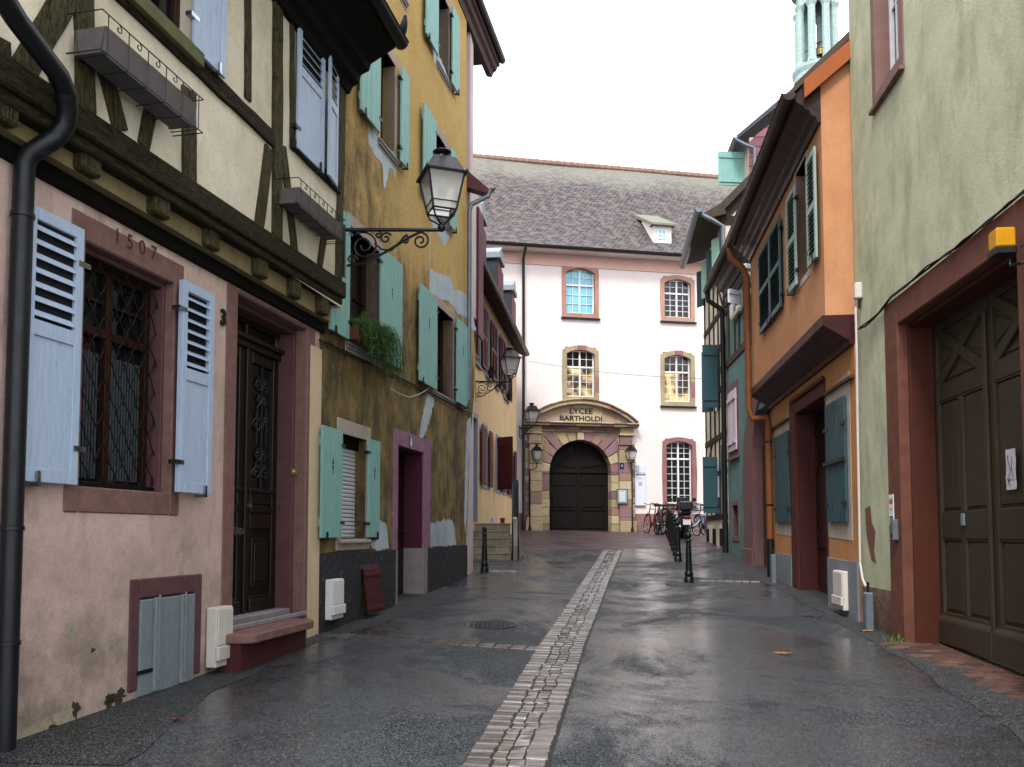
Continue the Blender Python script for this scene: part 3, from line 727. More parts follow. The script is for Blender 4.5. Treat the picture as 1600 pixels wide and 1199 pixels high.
# --- jetty: wall plate, joist ends, sill beam
m = MB(); m.box(-.06, u_near, -.3, .05, JB, JB+.12); m.build('wall_plate', M_dkwood, H.root, bevel=.012)
zs0, zs1 = 4.22, 4.40
def zsb(u): return 4.40-.024*u    # the old sill beam sags towards the camera
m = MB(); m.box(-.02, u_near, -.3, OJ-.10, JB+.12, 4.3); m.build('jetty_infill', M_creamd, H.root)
m = MB()
for px, py in ((10, 190), (145, 275), (255, 337), (338, 382), (412, 425), (465, 456), (508, 485)):
    u = H.u(px, py, OJ-.02)
    m.box(u-.095, u+.095, -.28, OJ-.015+random.uniform(-.02, .02), JB+.122, 4.2-.024*u-.0)
m.split('joist_end', M_tv, H.root, bevel=.018)
m = MB(); m.prism([(-.12, zsb(0)-.19), (-.12, zsb(0)), (u_near, zsb(u_near)), (u_near, zsb(u_near)-.19)], OJ-.14, OJ+.05)
m.prism([(-.1, zsb(0)-.27), (-.1, zsb(0)-.191), (u_near, zsb(u_near)-.191), (u_near, zsb(u_near)-.27)], OJ-.14, OJ+.015)
m.build('sill_beam', M_th, H.root, bevel=.014)
# --- upper storey
ZT = 7.0
w1 = (H.u(300, 40, OJ), H.u(168, 10, OJ)); wz = (H.uz(290, 72, OJ)[1], 7.4)
s2l = H.u(464, 120, OJ); s2r = H.u(524, 180, OJ)
um = MB(); wallsheet(um, -.1, u_near, 4.1, ZT+.9, [(w1[0], w1[1], wz[0], 6.75, .2)], y=OJ, depth=.2, back=6)
um.build('upper_wall', M_cream, H.root)
po, ra = MB(), MB(); T = .022
def px(m, a, b, wd, t=T, jit=.0):
    p = H.uz(*a, OJ); q = H.uz(*b, OJ); wd *= 1.18
    # slightly irregular hewn edge
    d = Vector((q[0]-p[0], q[1]-p[1])); L = d.length; d.normalize(); n = Vector((-d.y, d.x)); k = max(2, int(L/.18)); A = []; B = []
    for i in range(k+1):
        c = Vector(p)+d*(L*i/k); A.append(tuple(c+n*(wd/2+random.uniform(-.006, .006)))); B.append(tuple(c-n*(wd/2+random.uniform(-.006, .006))))
    m.prism(A+B[::-1], OJ-.05, OJ+t+random.uniform(0, .003))
px(po, (128, -40), (131, 172), .15, .03); px(po, (106, -15), (20, 135), .15, .024); px(po, (60, 60), (98, 165), .09, .02)
px(po, (149, 60), (186, 205), .13, .022); px(po, (243, 125), (222, 230), .11, .02)
px(po, (293, 140), (294, 291), .15, .026); px(po, (386, -20), (386, 157), .09, .02); px(po, (432, -30), (431, 377), .15, .03)
px(po, (419, 232), (403, 357), .13, .024); px(po, (440, 228), (459, 393), .105, .024); px(po, (455, -20), (455, 235), .07, .02)
px(po, (507, 358), (498, 415), .1, .02); px(po, (535, 75), (527, 440), .13, .028); px(po, (5, 120), (0, 60), .1, .02)
px(ra, (157, -38), (424, 218), .13, .036); px(ra, (300, 88), (170, -38), .1, .05)
px(ra, (452, 222), (528, 297), .1, .045)
# brace frame around the far window
px(po, (527, 90), (524, 290), .06, .032)
po.split('timber_post', M_tv, H.root, bevel=.006); ra.split('timber_rail', M_th, H.root, bevel=.006)
# first upper window (open, dark) with a shutter folded back
casement(H, (w1[0], w1[1], wz[0], 6.75), OJ-.16, M_bwood, M_glassd, 1, 1, .07)
m = MB(); m.box(w1[0]-.05, w1[1]+.05, OJ-.02, OJ+.09, wz[0]-.12, wz[0]-.002); m.box(w1[0]-.0, w1[1], OJ-.1, OJ+.03, wz[0]-.0, wz[0]+.06)
m.box(w1[0]-.07, w1[0]-.001, OJ-.02, OJ+.07, wz[0], 6.75)
m.build('window_frame_boards', plain('olive_frame_paint', '#5c5a3a', .7, .3, 8, bump=.3), H.root, bevel=.006)
shutter(H, H.u(352, 90, OJ+.08), H.u(303, 60, OJ+.08), H.uz(350, 122, OJ+.08)[1], 7.2, M_blue, 'half', y=OJ+.06, hinge=1, th=.03, iron=M_chrome)
# closed pair of shutters at the corner
zb, zt2 = H.uz(463, 232, OJ+.04)[1], H.uz(465, 6, OJ+.04)[1]
shutter(H, H.u(505, 150, OJ+.04), H.u(464, 120, OJ+.04), zb, zt2, M_blue, 'half', y=OJ+.035, hinge=1, iron=M_iron)
shutter(H, H.u(526, 180, OJ+.04), H.u(506.5, 150, OJ+.04), zb, zt2, M_blue, 'half', y=OJ+.035, hinge=0, iron=M_iron, ang=8)
# eaves
ez = 7.16; m = MB(); eo = .86
m.prism([(OJ-.1, ZT-.35), (OJ+.06, ZT-.33), (OJ+.10, ZT-.25), (OJ+.17, ZT-.22), (OJ+.2, ZT-.12), (OJ+.3, ZT-.08), (OJ+.32, ZT), (eo-.02, ez+.0), (eo-.02, ez+.1), (-2, ez+2.4), (-2, ZT-.1), (OJ-.1, ZT-.1)], -.13, u_near, ax='yz')
m.build('eaves', M_dkwood, H.root)
def gutter(m, H, u0, u1, o, z, r=.07, z1=None, o1=None):
    n = 8; z1 = z if z1 is None else z1; o1 = o if o1 is None else o1; vs = []
    for uu, oo, zz in ((u0, o, z), (u1, o1, z1)):
        for rr in (r, r-.008):
            for k in range(n+1):
                a = pi+pi*k/n; vs.append((uu, oo+rr*cos(a), zz+rr*sin(a)))
    N = n+1; fs = []
    for k in range(n):
        fs += [(k, k+1, 2*N+k+1, 2*N+k), (N+k, 3*N+k, 3*N+k+1, N+k+1), (k, N+k, N+k+1, k+1), (2*N+k, 2*N+k+1, 3*N+k+1, 3*N+k)]
    fs += [(0, 2*N, 3*N, N), (n, N+n, 3*N+n, 2*N+n)]
    m.add(vs, fs)
    for uu, oo, zz in ((u0, o, z), (u1, o1, z1)):    # stop ends
        m.add([(uu, oo+r*cos(pi+pi*k/n), zz+r*sin(pi+pi*k/n)) for k in range(n+1)], [tuple(range(n+1))])
    m.tube([(u0, o+r, z), (u1, o1+r, z1)], .011, 6)
m = MB(); gutter(m, H, -.18, u_near, eo+.04, ez+.08, .085); m.build('gutter', M_zinc, H.root, smooth=True)
# big zinc downpipe
def pp(px_, py_, o): P = H.uz(px_, py_, o); return (P[0], o, P[1])
pts = [pp(-30, -60, .62), pp(25, 30, .5), pp(72, 92, .42), pp(92, 118, .38), pp(103, 145, .35), pp(106, 172, .32), pp(102, 196, .28), pp(88, 215, .24), pp(64, 230, .17), pp(48, 240, .12), pp(38, 256, .085)]
ub = pts[-1][0]; pts += [(ub, .085, 3.2), (ub+.0, .085, 2.0), (ub, .085, -.05)]
m = MB(); m.tube(pts, .062, 14); dp = m.build('downpipe', M_zinc, H.root, smooth=True)
m = MB()
for z in (H.uz(33, 340, .085)[1], H.uz(18, 830, .085)[1], H.uz(10, 1010, .085)[1]): m.lathe([(.06, 0), (.07, .004), (.07, .03), (.06, .034)], (ub, .085, z), 14)
for P in (pts[4], pts[8]):
    m.tube([Vector(P)+Vector((0, 0, -.0)), Vector(P)+(Vector(pts[5])-Vector(pts[4])).normalized()*.03], .066, 14)
m.split('pipe_collar', M_zinc, dp, smooth=True)
# flower boxes hung below the upper windows
def flowerbox(H, xl, yl, xr, yr, depth, h, o, lab):
    P, Q = H.uz(xl, yl, o+depth), H.uz(xr, yr, o+depth); u0, u1 = sorted((P[0], Q[0])); z = (P[1]+Q[1])/2
    r = empty('flower_box', tuple(H.W(u0, 0, z)), H.th, label=lab, cat='flower box', group='empty flower boxes under the timber house windows')
    L = u1-u0; m = MB(); m.prism([(o+.03, -h), (o+depth-.03, -h), (o+depth, 0), (o+depth-.012, 0), (o+depth-.04, -h+.012), (o+.04, -h+.012), (o+.02, 0), (o, 0)], 0, L, ax='yz')
    m.box(.0, .012, o+.01, o+depth-.005, -h+.002, 0); m.box(L-.012, L, o+.01, o+depth-.005, -h+.002, 0)
    m.build('trough', plain('greyish_plastic_trough', '#5f5a59', .6, .3, 8), r)
    MB().box(.02, L-.02, o+.03, o+depth-.03, -h+.02, -.03).build('soil', plain('dry_soil', '#2b221a', 1, .5, 30, bump=1), r)
    g = MB(); d = o+depth+.015; a, b = -.06, L+.06
    for zz in (.07, -h-.02): g.tube([(a, o, zz), (a, d, zz), (b, d, zz), (b, o, zz)], .005, 5)
    n = int(L/.17)
    for i in range(n+1):
        x = L*i/n; g.tube([(x, d, .07), (x, d, -h-.02), (x, o+.02, -h-.02)], .0045, 5)
        if i < n: g.tube(spiral(x+L/n/2, .035, .035, 1, pi/2, 1, d), .004, 5)
    g.build('wire_rack', M_iron, r); return r
flowerbox(L1, 166, 48, 308, 158, .24, .17, OJ+.05, 'larger empty dark flower box in a wire rack under the open upper window')
flowerbox(L1, 468, 294, 534, 350, .22, .16, OJ+.03, 'smaller dark flower box in a wire rack under the closed blue shutters by the lantern')
# utility boxes on the wall
def boxthing(H, r, y0, y1, mat, name, label, cat, lid=True, mat2=None, bev=.008):
    u0, u1, z0, z1 = r; e = empty(name, tuple(H.W((u0+u1)/2, 0, z0)), H.th, label=label, cat=cat); h = z1-z0; w_ = (u1-u0)/2
    MB().box(-w_, w_, y0, y1, 0, h).build('case', mat, e, bevel=bev, )
    if lid: MB().box(-w_+.012, w_-.012, y1-.002, y1+.012, h*.36, h-.015).box(-w_-.006, w_+.006, y1-.002, y1+.03, h*.12, h*.35).build('lid', mat2 or mat, e, bevel=.006)
    return e
e = boxthing(L1, L1.R(320, 346, (333, 948), (333, 1040)), .01, .11, M_offwhite, 'meter_box', 'cream plastic meter box on the pink wall between hatch and doorstep', 'meter box')
u, z = L1.uz(378, 0)[0], 0
def small(H, px_, py_, w_, h_, o, t, mat, name, label, cat):
    u, z = H.uz(px_, py_, o); e = empty(name, tuple(H.W(u, 0, z-h_/2)), H.th, label=label, cat=cat)
    MB().box(-w_/2, w_/2, o, o+t, 0, h_).build('plate', mat, e, bevel=.003); return e
db = MB(); u, z = L1.uz(450, 735, -.1); e = empty('door_bell', tuple(L1.W(door[0], -.1, z)), L1.th, label='small square brass bell push on the dark jamb right of the walnut door', cat='door bell')
MB().box(.05, .062, -.04, .04, -.04, .04).build('plate', plain('brass', '#a58a4a', .4, .2, metal=.7), e, bevel=.003)
MB().box(.062, .07, -.012, .012, -.012, .012).build('button', M_offwhite, e)
# pigeon on the gutter end
def pigeon(P, th):
    me = bpy.data.meshes.new('pigeon'); vs = [(-.0, 0, .09), (-.06, 0, .07), (-.15, 0, .03), (.05, 0, .12), (.075, 0, .165), (.08, 0, .19), (.11, 0, .185), (0, .02, .04), (0, .02, .0), (0, -.02, .04), (0, -.02, 0)]
    es = [(0, 1), (1, 2), (0, 3), (3, 4), (4, 5), (5, 6), (0, 7), (7, 8), (0, 9), (9, 10)]
    me.from_pydata([v for v in vs], es, []); o = bpy.data.objects.new('pigeon', me); C.objects.link(o); me.materials.append(plain('slate_feathers', '#2e333c', .8, .4, 18))
    md = o.modifiers.new('skin', 'SKIN'); R_ = [.055, .045, .014, .045, .026, .026, .006, .012, .006, .012, .006]
    for i, r in enumerate(R_): me.skin_vertices[0].data[i].radius = (r, r)
    me.skin_vertices[0].data[0].use_root = True
    o.modifiers.new('sub', 'SUBSURF').levels = 2; o.location = P; o.rotation_euler = (0, 0, th)
    try: o.modifiers['sub'].render_levels = 2
    except Exception: pass
    return tag(o, 'dark grey pigeon perched on the gutter end above the blue shutters', 'pigeon')
pigeon(L1.W(-.06, eo+.1, ez+.09), L1.th+.6)

# ================================================================ ochre house
H = House('ochre_house', 'tall ochre rendered house with brown stains and mint green shutters', -2.215, 11.3, .1745, 'L'); L2 = H
dmp = H.uz(560, 300); DAMP = (dmp[0], 0, dmp[1]); M_ochre = ochre()
u_end = H.u(728, 700); WT = 12.6
def edge(uz_x): pass
ez_tab = sorted([(H.uz(px_, py_)[1], H.uz(px_, py_)[0]) for px_, py_ in ((727, 905), (728, 850), (735, 690), (742, 600), (743, 560), (738, 480), (730, 400), (729, 200), (729, 60))])
def ue(z):
    if z <= ez_tab[0][0]: return ez_tab[0][1]
    for (a, p), (b, q) in zip(ez_tab, ez_tab[1:]):
        if z <= b: return p+(q-p)*(z-a)/(b-a)
    return ez_tab[-1][1]
DY = M_ochre
def yw(px0, px1, t, b): return H.R(px0, px1, t, b)
zs1_, zt1_ = 3.88, 5.36; zs2_, zt2_ = 6.95, 8.34; zs3_, zt3_ = 9.6, 11.0
fl = [('A1', 545, 592, 450, zs1_, zt1_), ('B1', 681, 708, 540, zs1_, zt1_), ('A2', 594, 617, 150, zs2_, zt2_), ('B2', 680, 698, 270, zs2_, zt2_), ('B3', 684, 701, 60, zs3_, zt3_), ('A3', 605, 632, -60, zs3_, zt3_)]
rects = {k: (H.u(b, y), H.u(a, y), z0, z1) for k, a, b, y, z0, z1 in fl}
g0 = (H.u(571, 750), H.u(532, 750), H.uz(560, 842)[1], H.uz(535, 678)[1])
pd = (H.u(661, 800), H.u(620, 800), .2, H.uz(661, 708)[1])
holes = [hole(r, (.02, .02, .02, .02), .26) for r in rects.values()]+[hole(g0, (.0, .0, .0, .0), .2), (pd[0]-.1, pd[1]+.06, .0, pd[3]+.1, .4), H.R(560, 584, (572, 886), (572, 952))+(.1,)]
zz = [z for z, _ in ez_tab if z > 0]
wm = MB(); wallsheet(wm, u_end, -.035, -.3, WT, holes, back=7, zs=zz, warp=lambda a, z: (ue(z) if abs(a-u_end) < 1e-6 else a, 0))
wm.build('wall', M_ochre, H.root)
for k, r in rects.items():
    surround(H, *r, (.10, .10, .16, .13), .012, .24, M_reveal, 'window_surround')
    casement(H, r, -.24, M_bwood, M_glassd, 1, 2, .05)
    MB().box(r[0]-.1, r[1]+.1, .013, .05, r[2]-.05, r[2]-.012).box(r[0]-.08, r[1]+.08, .013, .035, r[2]-.09, r[2]-.052).build('window_sill', M_greystone, H.root, bevel=.006)
sh = [('A1', (515, 545, 440), (593, 627, 480)), ('B1', (655, 682, 530), (713, 731, 550)), ('A2', (563, 593, 130), (626, 638, 170)), ('B2', (661, 680, 250), (703, 713, 300)), ('B3', (665, 684, 50), (706, 717, 80))]
for k, (a, b, y1), (c, d, y2) in sh:
    z0, z1 = rects[k][2]-.02, rects[k][3]+.04
    shutter(H, H.u(b, y1, .07), H.u(a, y1, .07), z0, z1, M_mint, 'plank', y=.06, hinge=0, iron=M_iron, arrow=k in ('A1', 'B1'))
    shutter(H, H.u(d, y2, .07), H.u(c, y2, .07), z0, z1, M_mint, 'plank', y=.06, hinge=1, iron=M_iron, arrow=k in ('A1', 'B1'))
# ground floor window with lowered roller blind
surround(H, *g0, (.13, .13, .18, .14), .02, .2, M_whitepl, 'window_surround')
m = MB(); a, b, z0, z1 = g0; yy = -.14; n = int((z1-.1-z0)/.052)
for i in range(n):
    z = z0+.01+i*.052; m.prism([(yy-.012, z), (yy+.006, z+.004), (yy+.010, z+.026), (yy+.004, z+.044), (yy-.012, z+.047)], a+.03, b-.02, ax='yz')
rb = m.build('roller_blind', M_roller, H.root)
MB().box(a, b, -.19, -.1, z0+.01+n*.052, z1).build('blind_box', M_black, rb)
MB().box(a-.06, b+.1, .021, .07, z0-.05, z0-.012).build('window_sill', M_whitepl, H.root, bevel=.006)
z0, z1 = H.uz(500, 841, .06)[1], H.uz(505, 665, .06)[1]
shutter(H, H.u(533, 755, .06), H.u(501, 755, .06), z0, z1, M_mint, 'plank', y=.05, hinge=0, iron=M_iron, arrow=True)
shutter(H, H.u(592, 760, .06), H.u(574, 760, .06), z0, z1, M_mint, 'plank', y=.05, hinge=1, iron=M_iron, arrow=True)
# magenta door case
o = surround(H, pd[0], pd[1], 1.25, pd[3], (H.u(661, 800)-H.u(671, 800), H.u(613, 800)-H.u(620, 800), H.uz(671, 689)[1]-pd[3], 0), .02, .02, M_magenta, 'door_surround')
MB().box(pd[0]-.2, pd[0], -.02, .021, 0, 1.248).box(pd[1], pd[1]+.12, -.02, .021, 0, 1.248).split('door_surround_base', M_greystone, H.root)
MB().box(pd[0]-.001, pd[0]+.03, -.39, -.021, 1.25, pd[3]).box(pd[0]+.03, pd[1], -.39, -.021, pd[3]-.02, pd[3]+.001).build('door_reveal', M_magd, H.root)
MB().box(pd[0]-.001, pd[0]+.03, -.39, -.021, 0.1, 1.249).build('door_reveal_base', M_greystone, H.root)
zst = H.uz(640, 938)[1]
MB().box(pd[0]+.031, pd[1], -.39, .1, .1, zst).build('door_step', M_stone2, H.root, bevel=.01)
d2 = MB().box(pd[0]+.03, pd[1], -.36, -.31, zst, pd[3]-.02)
for q in ((zst+.15, zst+.9), (zst+1.05, pd[3]-.2)): d2.box(pd[0]+.15, pd[1]-.12, -.31, -.295, *q)
d2 = d2.build('door', plain('very_dark_red_door', '#1d0f10', .5, .3, 7), H.root, bevel=.008)
MB().tube([(pd[0]+.1, -.31, zst+1.05), (pd[0]+.1, -.25, zst+1.05), (pd[0]+.2, -.25, zst+1.05)], .012, 8).build('door_handle', M_chrome, d2)
u, z = H.uz(642, 692, .02)
pl = MB().box(u-.085, u+.085, .02, .028, z-.1, z+.1).build('number_plate', M_enamel, H.root, bevel=.01)
text('6', .16, M_white, pl, (u, .0285, z), 'numeral', extr=.001, bold=.003)
# plinth
zp = 1.255; m = MB()
def plinth(m, a, b, z1, y, z0=-.2, n=.2):
    k = max(2, int(abs(b-a)/n)); T_ = []
    for i in range(k+1): x = a+(b-a)*i/k; T_.append((x, z1+random.uniform(-.012, .012)))
    m.prism([(a, z0)]+T_+[(b, z0)], -.01, y)
hv = H.R(560, 584, (572, 886), (572, 952))
plinth(m, ue(.9)-.01, pd[0]-.2, zp, .035); plinth(m, pd[1]+.12, hv[0], zp, .035); plinth(m, hv[1], -.05, zp, .035)
m.box(hv[0], hv[1], -.01, .035, hv[3], zp-.01); m.box(hv[0], hv[1], -.01, .035, -.2, hv[2])
m.split('plinth', M_yplinth, H.root)
MB().box(hv[0]-.04, hv[1]+.05, .02, .045, hv[3]-.02, hv[3]+.03).build('vent_lintel', M_stone2, H.root)
m = MB(); nn = 6
for i in range(nn): a = hv[0]+(hv[1]-hv[0])*i/nn; m.box(a+.004, a+(hv[1]-hv[0])/nn-.004, .05, .075, hv[2]-.04, hv[3]-.02)
m.box(hv[0], hv[1], .076, .09, hv[3]-.12, hv[3]-.07); m.box(hv[0], hv[1], .076, .09, hv[2], hv[2]+.05)
m.v = [(v[0], v[1]+(hv[3]-v[2])*.12, v[2]) for v in m.v]
vp = m.build('vent_cover', M_maroon, None, bevel=.004); vp.location = H.o; vp.rotation_euler = (0, 0, H.th); tag(vp, 'maroon slatted board leaning on the charcoal plinth beside the magenta door', 'vent cover')
boxthing(H, H.R(503, 522, (512, 905), (512, 967)), .036, .12, M_white, 'meter_box', 'white plastic meter box on the charcoal plinth under the roller blind', 'meter box')
# repair plaster patches (bluish white)
m = MB()
def patch(pts, y=.003):
    P = [H.uz(*p) for p in pts]; Q = []; rnd = random.Random(len(pts)*7+int(pts[0][0]))
    for a, b in zip(P, P[1:]+P[:1]):
        L = math.dist(a, b); k = max(1, int(L/.05))
        for i in range(k): Q.append((a[0]+(b[0]-a[0])*i/k+rnd.gauss(0, .012), a[1]+(b[1]-a[1])*i/k+rnd.gauss(0, .016)))
    m.prism(Q, -.02, y)
patch([(575, 198), (583, 204), (600, 224), (620, 246), (620, 262), (617, 280), (612, 262), (607, 266), (603, 288), (600, 290), (597, 258), (588, 246), (577, 226)])
patch([(674, 66), (686, 88), (701, 122), (701, 142), (695, 128), (686, 112), (678, 98)])
patch([(672, 420), (690, 430), (703, 432), (708, 452), (722, 456), (733, 466), (737, 478), (742, 508), (744, 516), (736, 516), (728, 497), (714, 489), (700, 470), (672, 466)])
patch([(672, 335), (690, 350), (703, 352), (700, 375), (694, 384), (686, 368), (676, 358)])
patch([(668, 613), (679, 622), (674, 645), (668, 668), (660, 686), (655, 684), (660, 650)])
patch([(672, 818), (690, 813), (704, 812), (710, 822), (713, 852), (672, 858)])
patch([(592, 812), (604, 820), (608, 858), (582, 860), (578, 850), (588, 846)])
patch([(729, 660), (735, 650), (736, 668), (731, 760), (728, 830), (725, 820), (727, 720)])
m.split('plaster_patch', M_patch, H.root)
# cables along the wall
m = MB()
def cable(m, H, pts, o=.015, r=.009, sag=0):
    Q = [(*H.uz(*p, o),) for p in pts]; P = [(q[0], o+random.uniform(-.003, .004), q[1]) for q in Q]; m.tube(P, r, 5)
cable(m, H, [(499, 531), (510, 536), (530, 545), (556, 558), (575, 566), (598, 579), (620, 588), (650, 603), (672, 614), (700, 628), (728, 643), (737, 646)], .03, .014)
cable(m, H, [(499, 536), (512, 532), (530, 549), (552, 559), (580, 571), (602, 584), (640, 600), (668, 613)], .045, .008)
cb = m.build('wall_cable', plain('dark_cable', '#2a241f', .7, .2), H.root)
m = MB(); cable(m, H, [(610, 607), (625, 616), (640, 621), (655, 616), (668, 609), (675, 600)], .05, .006); cable(m, H, [(672, 355), (671.5, 385), (671, 470)], .012, .006)
m.split('loose_cable', M_offwhite, H.root)
# eaves of the ochre house
ue0 = H.ud(19.2)
m = MB(); zg = H.uz(735, 45)[1]
uE = H.u(733, 90)
m.prism([(-.1, zg+.02), (.02, zg-.02), (.06, zg+.08), (.12, zg+.12), (.15, zg+.2), (.2, zg+.22), (.2, zg+.32), (-3, zg+3.6), (-3, zg+.3), (-.1, zg+.3)], uE-1.9, .5, ax='yz')
m.build('eaves', plain('painted_soffit', '#4f3a38', .7, .3, 5), H.root)
m = MB(); gutter(m, H, uE-1.95, .5, .25, zg+.36, .07); m.build('gutter', M_zinc, H.root, smooth=True)
# hanging plant in the window
def hanging_plant(H, px_, py_):
    u, z = H.uz(px_, py_, .1); r = empty('window_plant', tuple(H.W(u, .12, z)), H.th, label='bushy green plant spilling from the ochre house window under the lantern', cat='plant')
    fo, stt = MB(), MB(); rnd = random.Random(3)
    for i in range(230):
        a = rnd.uniform(-.52, .50); ph = rnd.uniform(0, 2*pi); drop = rnd.uniform(.15, .95)*(1.0 if a < .1 else .65)
        x, y, zz = a, rnd.uniform(-.12, .1), rnd.uniform(-.03, .08); P = [Vector((x, y, zz))]; vx = rnd.gauss(-.15, .2); vy = rnd.uniform(.1, .65); vz = rnd.uniform(.1, .75)
        L = rnd.uniform(.2, .9)*(.55+.45*(1-(a+.52)))
        for k in range(9):
            s = L/9; d = Vector((vx, vy, vz)).normalized(); P.append(P[-1]+d*s); vz -= .42; vy *= .86; vx *= .96; vx += rnd.gauss(0, .06)
            for q in range(9):
                c = P[-1]-d*s*rnd.random()+Vector((rnd.gauss(0, .018), rnd.gauss(0, .018), rnd.gauss(0, .018))); t = Vector((rnd.gauss(0, 1), rnd.gauss(0, 1), rnd.gauss(0, 1))).normalized()
                l = rnd.uniform(.022, .05); n = t.cross(d).normalized()*rnd.uniform(.002, .0045)
                fo.add([c-n, c+n, c+t*l+n*.2, c+t*l-n*.2], [(0, 1, 2, 3)])
        stt.tube(P, .002, 3)
    t = NT('fern_leaf'); t.col(t.mixc(t.island(), lin('#21481c'), lin('#56803a'))); t.rough(.6); fo.build('foliage', t.m, r); stt.build('stem', plain('green_stem', '#2e3f1c', .7, .2), r)
    m = MB(); m.box(-.55, .5, -.13, .06, -.2, -.02); m.build('planter', plain('terracotta', '#5b3a28', .9, .2), r, bevel=.01)
hanging_plant(L2, 574, 520)

# ================================================================ narrow pale house between the ochre and the beige house
H = House('narrow_house', 'narrow pale pink house with grey downpipe squeezed behind the ochre house', -.84, 19.35, .10, 'L'); L2b = H
ub0 = H.ud(21.2)
m = MB(); wallsheet(m, ub0, -.02, 5.9, 8.6, [], back=6); wallsheet(m, H.ud(19.8), -.02, 8.6, 12.0, [], back=6); wallsheet(m, H.ud(19.95), -.02, 0, 5.9, [], back=6); m.build('wall', stucco('pale_lilac_render', '#d9c9cc', '#cbb0a8', '#8d7a76', .3), H.root)
m = MB(); m.box(ub0+.1, ub0+.75, .012, .05, 5.6, 8.3); m.build('shutter', M_burg, H.root)
zq = H.uz(765, 298, .45)[1]; uq = H.u(765, 298, .45)
m = MB(); m.prism([(-.02, zq+.1), (.42, zq-.05), (.42, zq+.05), (-3, zq+3.2), (-3, zq+.1)], uq, .1, ax='yz'); m.build('eaves', plain('maroon_soffit', '#57333a', .6, .3), H.root)
m = MB(); gutter(m, H, uq-.02, .3, .47, zq+.05, .08); m.build('gutter', M_zinc, H.root, smooth=True)
m = MB(); e_ = [(uq+.08, .47, zq-.02), (uq+.08, .44, zq-.14), (uq+.15, .12, zq-.32), (uq+.15, .08, zq-.45), (uq+.15, .08, 4.0)]
m.tube(e_, .045, 10); m.build('downpipe', M_zincl, H.root, smooth=True)

# ================================================================ beige house with steps
H = House('beige_house', 'long beige house with burgundy louvered shutters and three dormers', -.99, 23, .103, 'L'); L3 = H
uf, un = H.ud(34.2), H.ud(19.9)
def ux(x, y=700): return H.u(x, y)
up_w = [(744.2, 749.5), (758.5, 763.5), (773.5, 777.5), (787, 793)]
gd_w = [(755, 760.5), (775.5, 780), (786.5, 790.5), (797.5, 800.5)]
zu0, zu1 = 5.72, 7.3; zg0, zg1 = 2.72, 4.2
hs = []; ur = []; gr = []
for a, b in up_w: ur.append((ux(b, 560), ux(a, 560), zu0, zu1))
for a, b in gd_w: gr.append((ux(b, 710), ux(a, 710), zg0, zg1))
dr = (ux(744.5, 730), ux(738.5, 730), 1.75, 4.25)
m = MB(); wallsheet(m, uf, un, -.2, 7.75, [hole(r, (0, 0, 0, 0), .15) for r in ur+gr]+[(dr[0]-.1, dr[1]+.1, dr[2], dr[3]+.1, .2)], back=8); m.build('wall', M_beige, H.root)
for r in ur+gr:
    surround(H, *r, (.1, .1, .12, .1), .015, .12, M_slate, 'window_surround')
    casement(H, r, -.14, M_white, M_glassd, 1, 3, .05)
surround(H, *dr, (.12, .12, .14, 0), .02, .2, M_slate, 'door_surround'); MB().box(dr[0], dr[1], -.19, -.14, dr[2], dr[3]).build('door', M_slate, H.root)
for (a, b, z0, z1), dz in [(r, 0) for r in ur]:
    for hx, hg in ((a, 1), (b, 0)):
        if hg: shutter(H, a-.62, a-.1, z0-.02, z1, M_burg, 'louver2', y=.05, hinge=1)
        else: shutter(H, b+.1, b+.62, z0-.02, z1, M_burg, 'louver2', y=.05, hinge=0)
for i, (a, b, z0, z1) in enumerate(gr):
    shutter(H, a-.62, a-.1, z0-.02, z1, M_burg, 'plank', y=.05, hinge=1)
    shutter(H, b+.1, b+.62, z0-.02, z1, M_maroon if i == 1 else M_burg, 'plank', y=.05, hinge=0, ang=62 if i == 1 else 0)
for i in (0, 1, 2, 3):
    a, b, z0, z1 = ur[i]; MB().box(a-.1, b+.1, .016, .06, z0-.14, z0-.1).build('window_sill', M_slate, H.root)
    if i in (1, 3):
        c = (a+b)/2; P = H.W(c, .12, z0-.02); e = empty('flower_pot', tuple(P), H.th, label='dark pot of dry flowers on the %s upper sill of the beige house' % ('nearer' if i == 1 else 'farther'), cat='flower pot', group='flower pots on the beige house sills')
        MB().lathe([(.07, -.1), (.1, .08), (.085, .085)], n=12).build('pot', plain('dark_pot', '#38201c', .8, .2), e, smooth=True)
        fm_ = MB(); rnd = random.Random(i)
        for q in range(90):
            t_ = Vector((rnd.gauss(0, 1), rnd.gauss(0, 1), abs(rnd.gauss(0, 1)))).normalized()*rnd.uniform(.05, .17); n_ = t_.cross(Vector((0, 0, 1))).normalized()*.008; c_ = Vector((0, 0, .08))
            fm_.add([c_-n_, c_+n_, c_+t_+n_, c_+t_-n_], [(0, 1, 2, 3)])
        fm_.build('leaves', plain('dull_leaves', '#4a4a26', .7, .4), e)
ez3 = H.uz(825, 560, .40)[1]; u3 = H.u(823, 556, .38)
M_rt = roof_mat('old_tile_roof', ('#5d4a42', '#4a3b36', '#6f5a4c'), .16, .17)
m = MB(); m.prism([(-.05, ez3+.22), (.06, ez3+.12), (.36, ez3+.02), (.36, ez3+.1), (-3.2, ez3+4.0), (-3.2, ez3+.3)], u3, un, ax='yz'); m.build('roof', plain('dark_soffit_roof', '#35241e', .7, .3, 4, bump=.3), H.root)
m = MB(); gutter(m, H, u3-.05, un, .40, ez3+.1, .075); m.build('gutter', M_zinc, H.root, smooth=True)
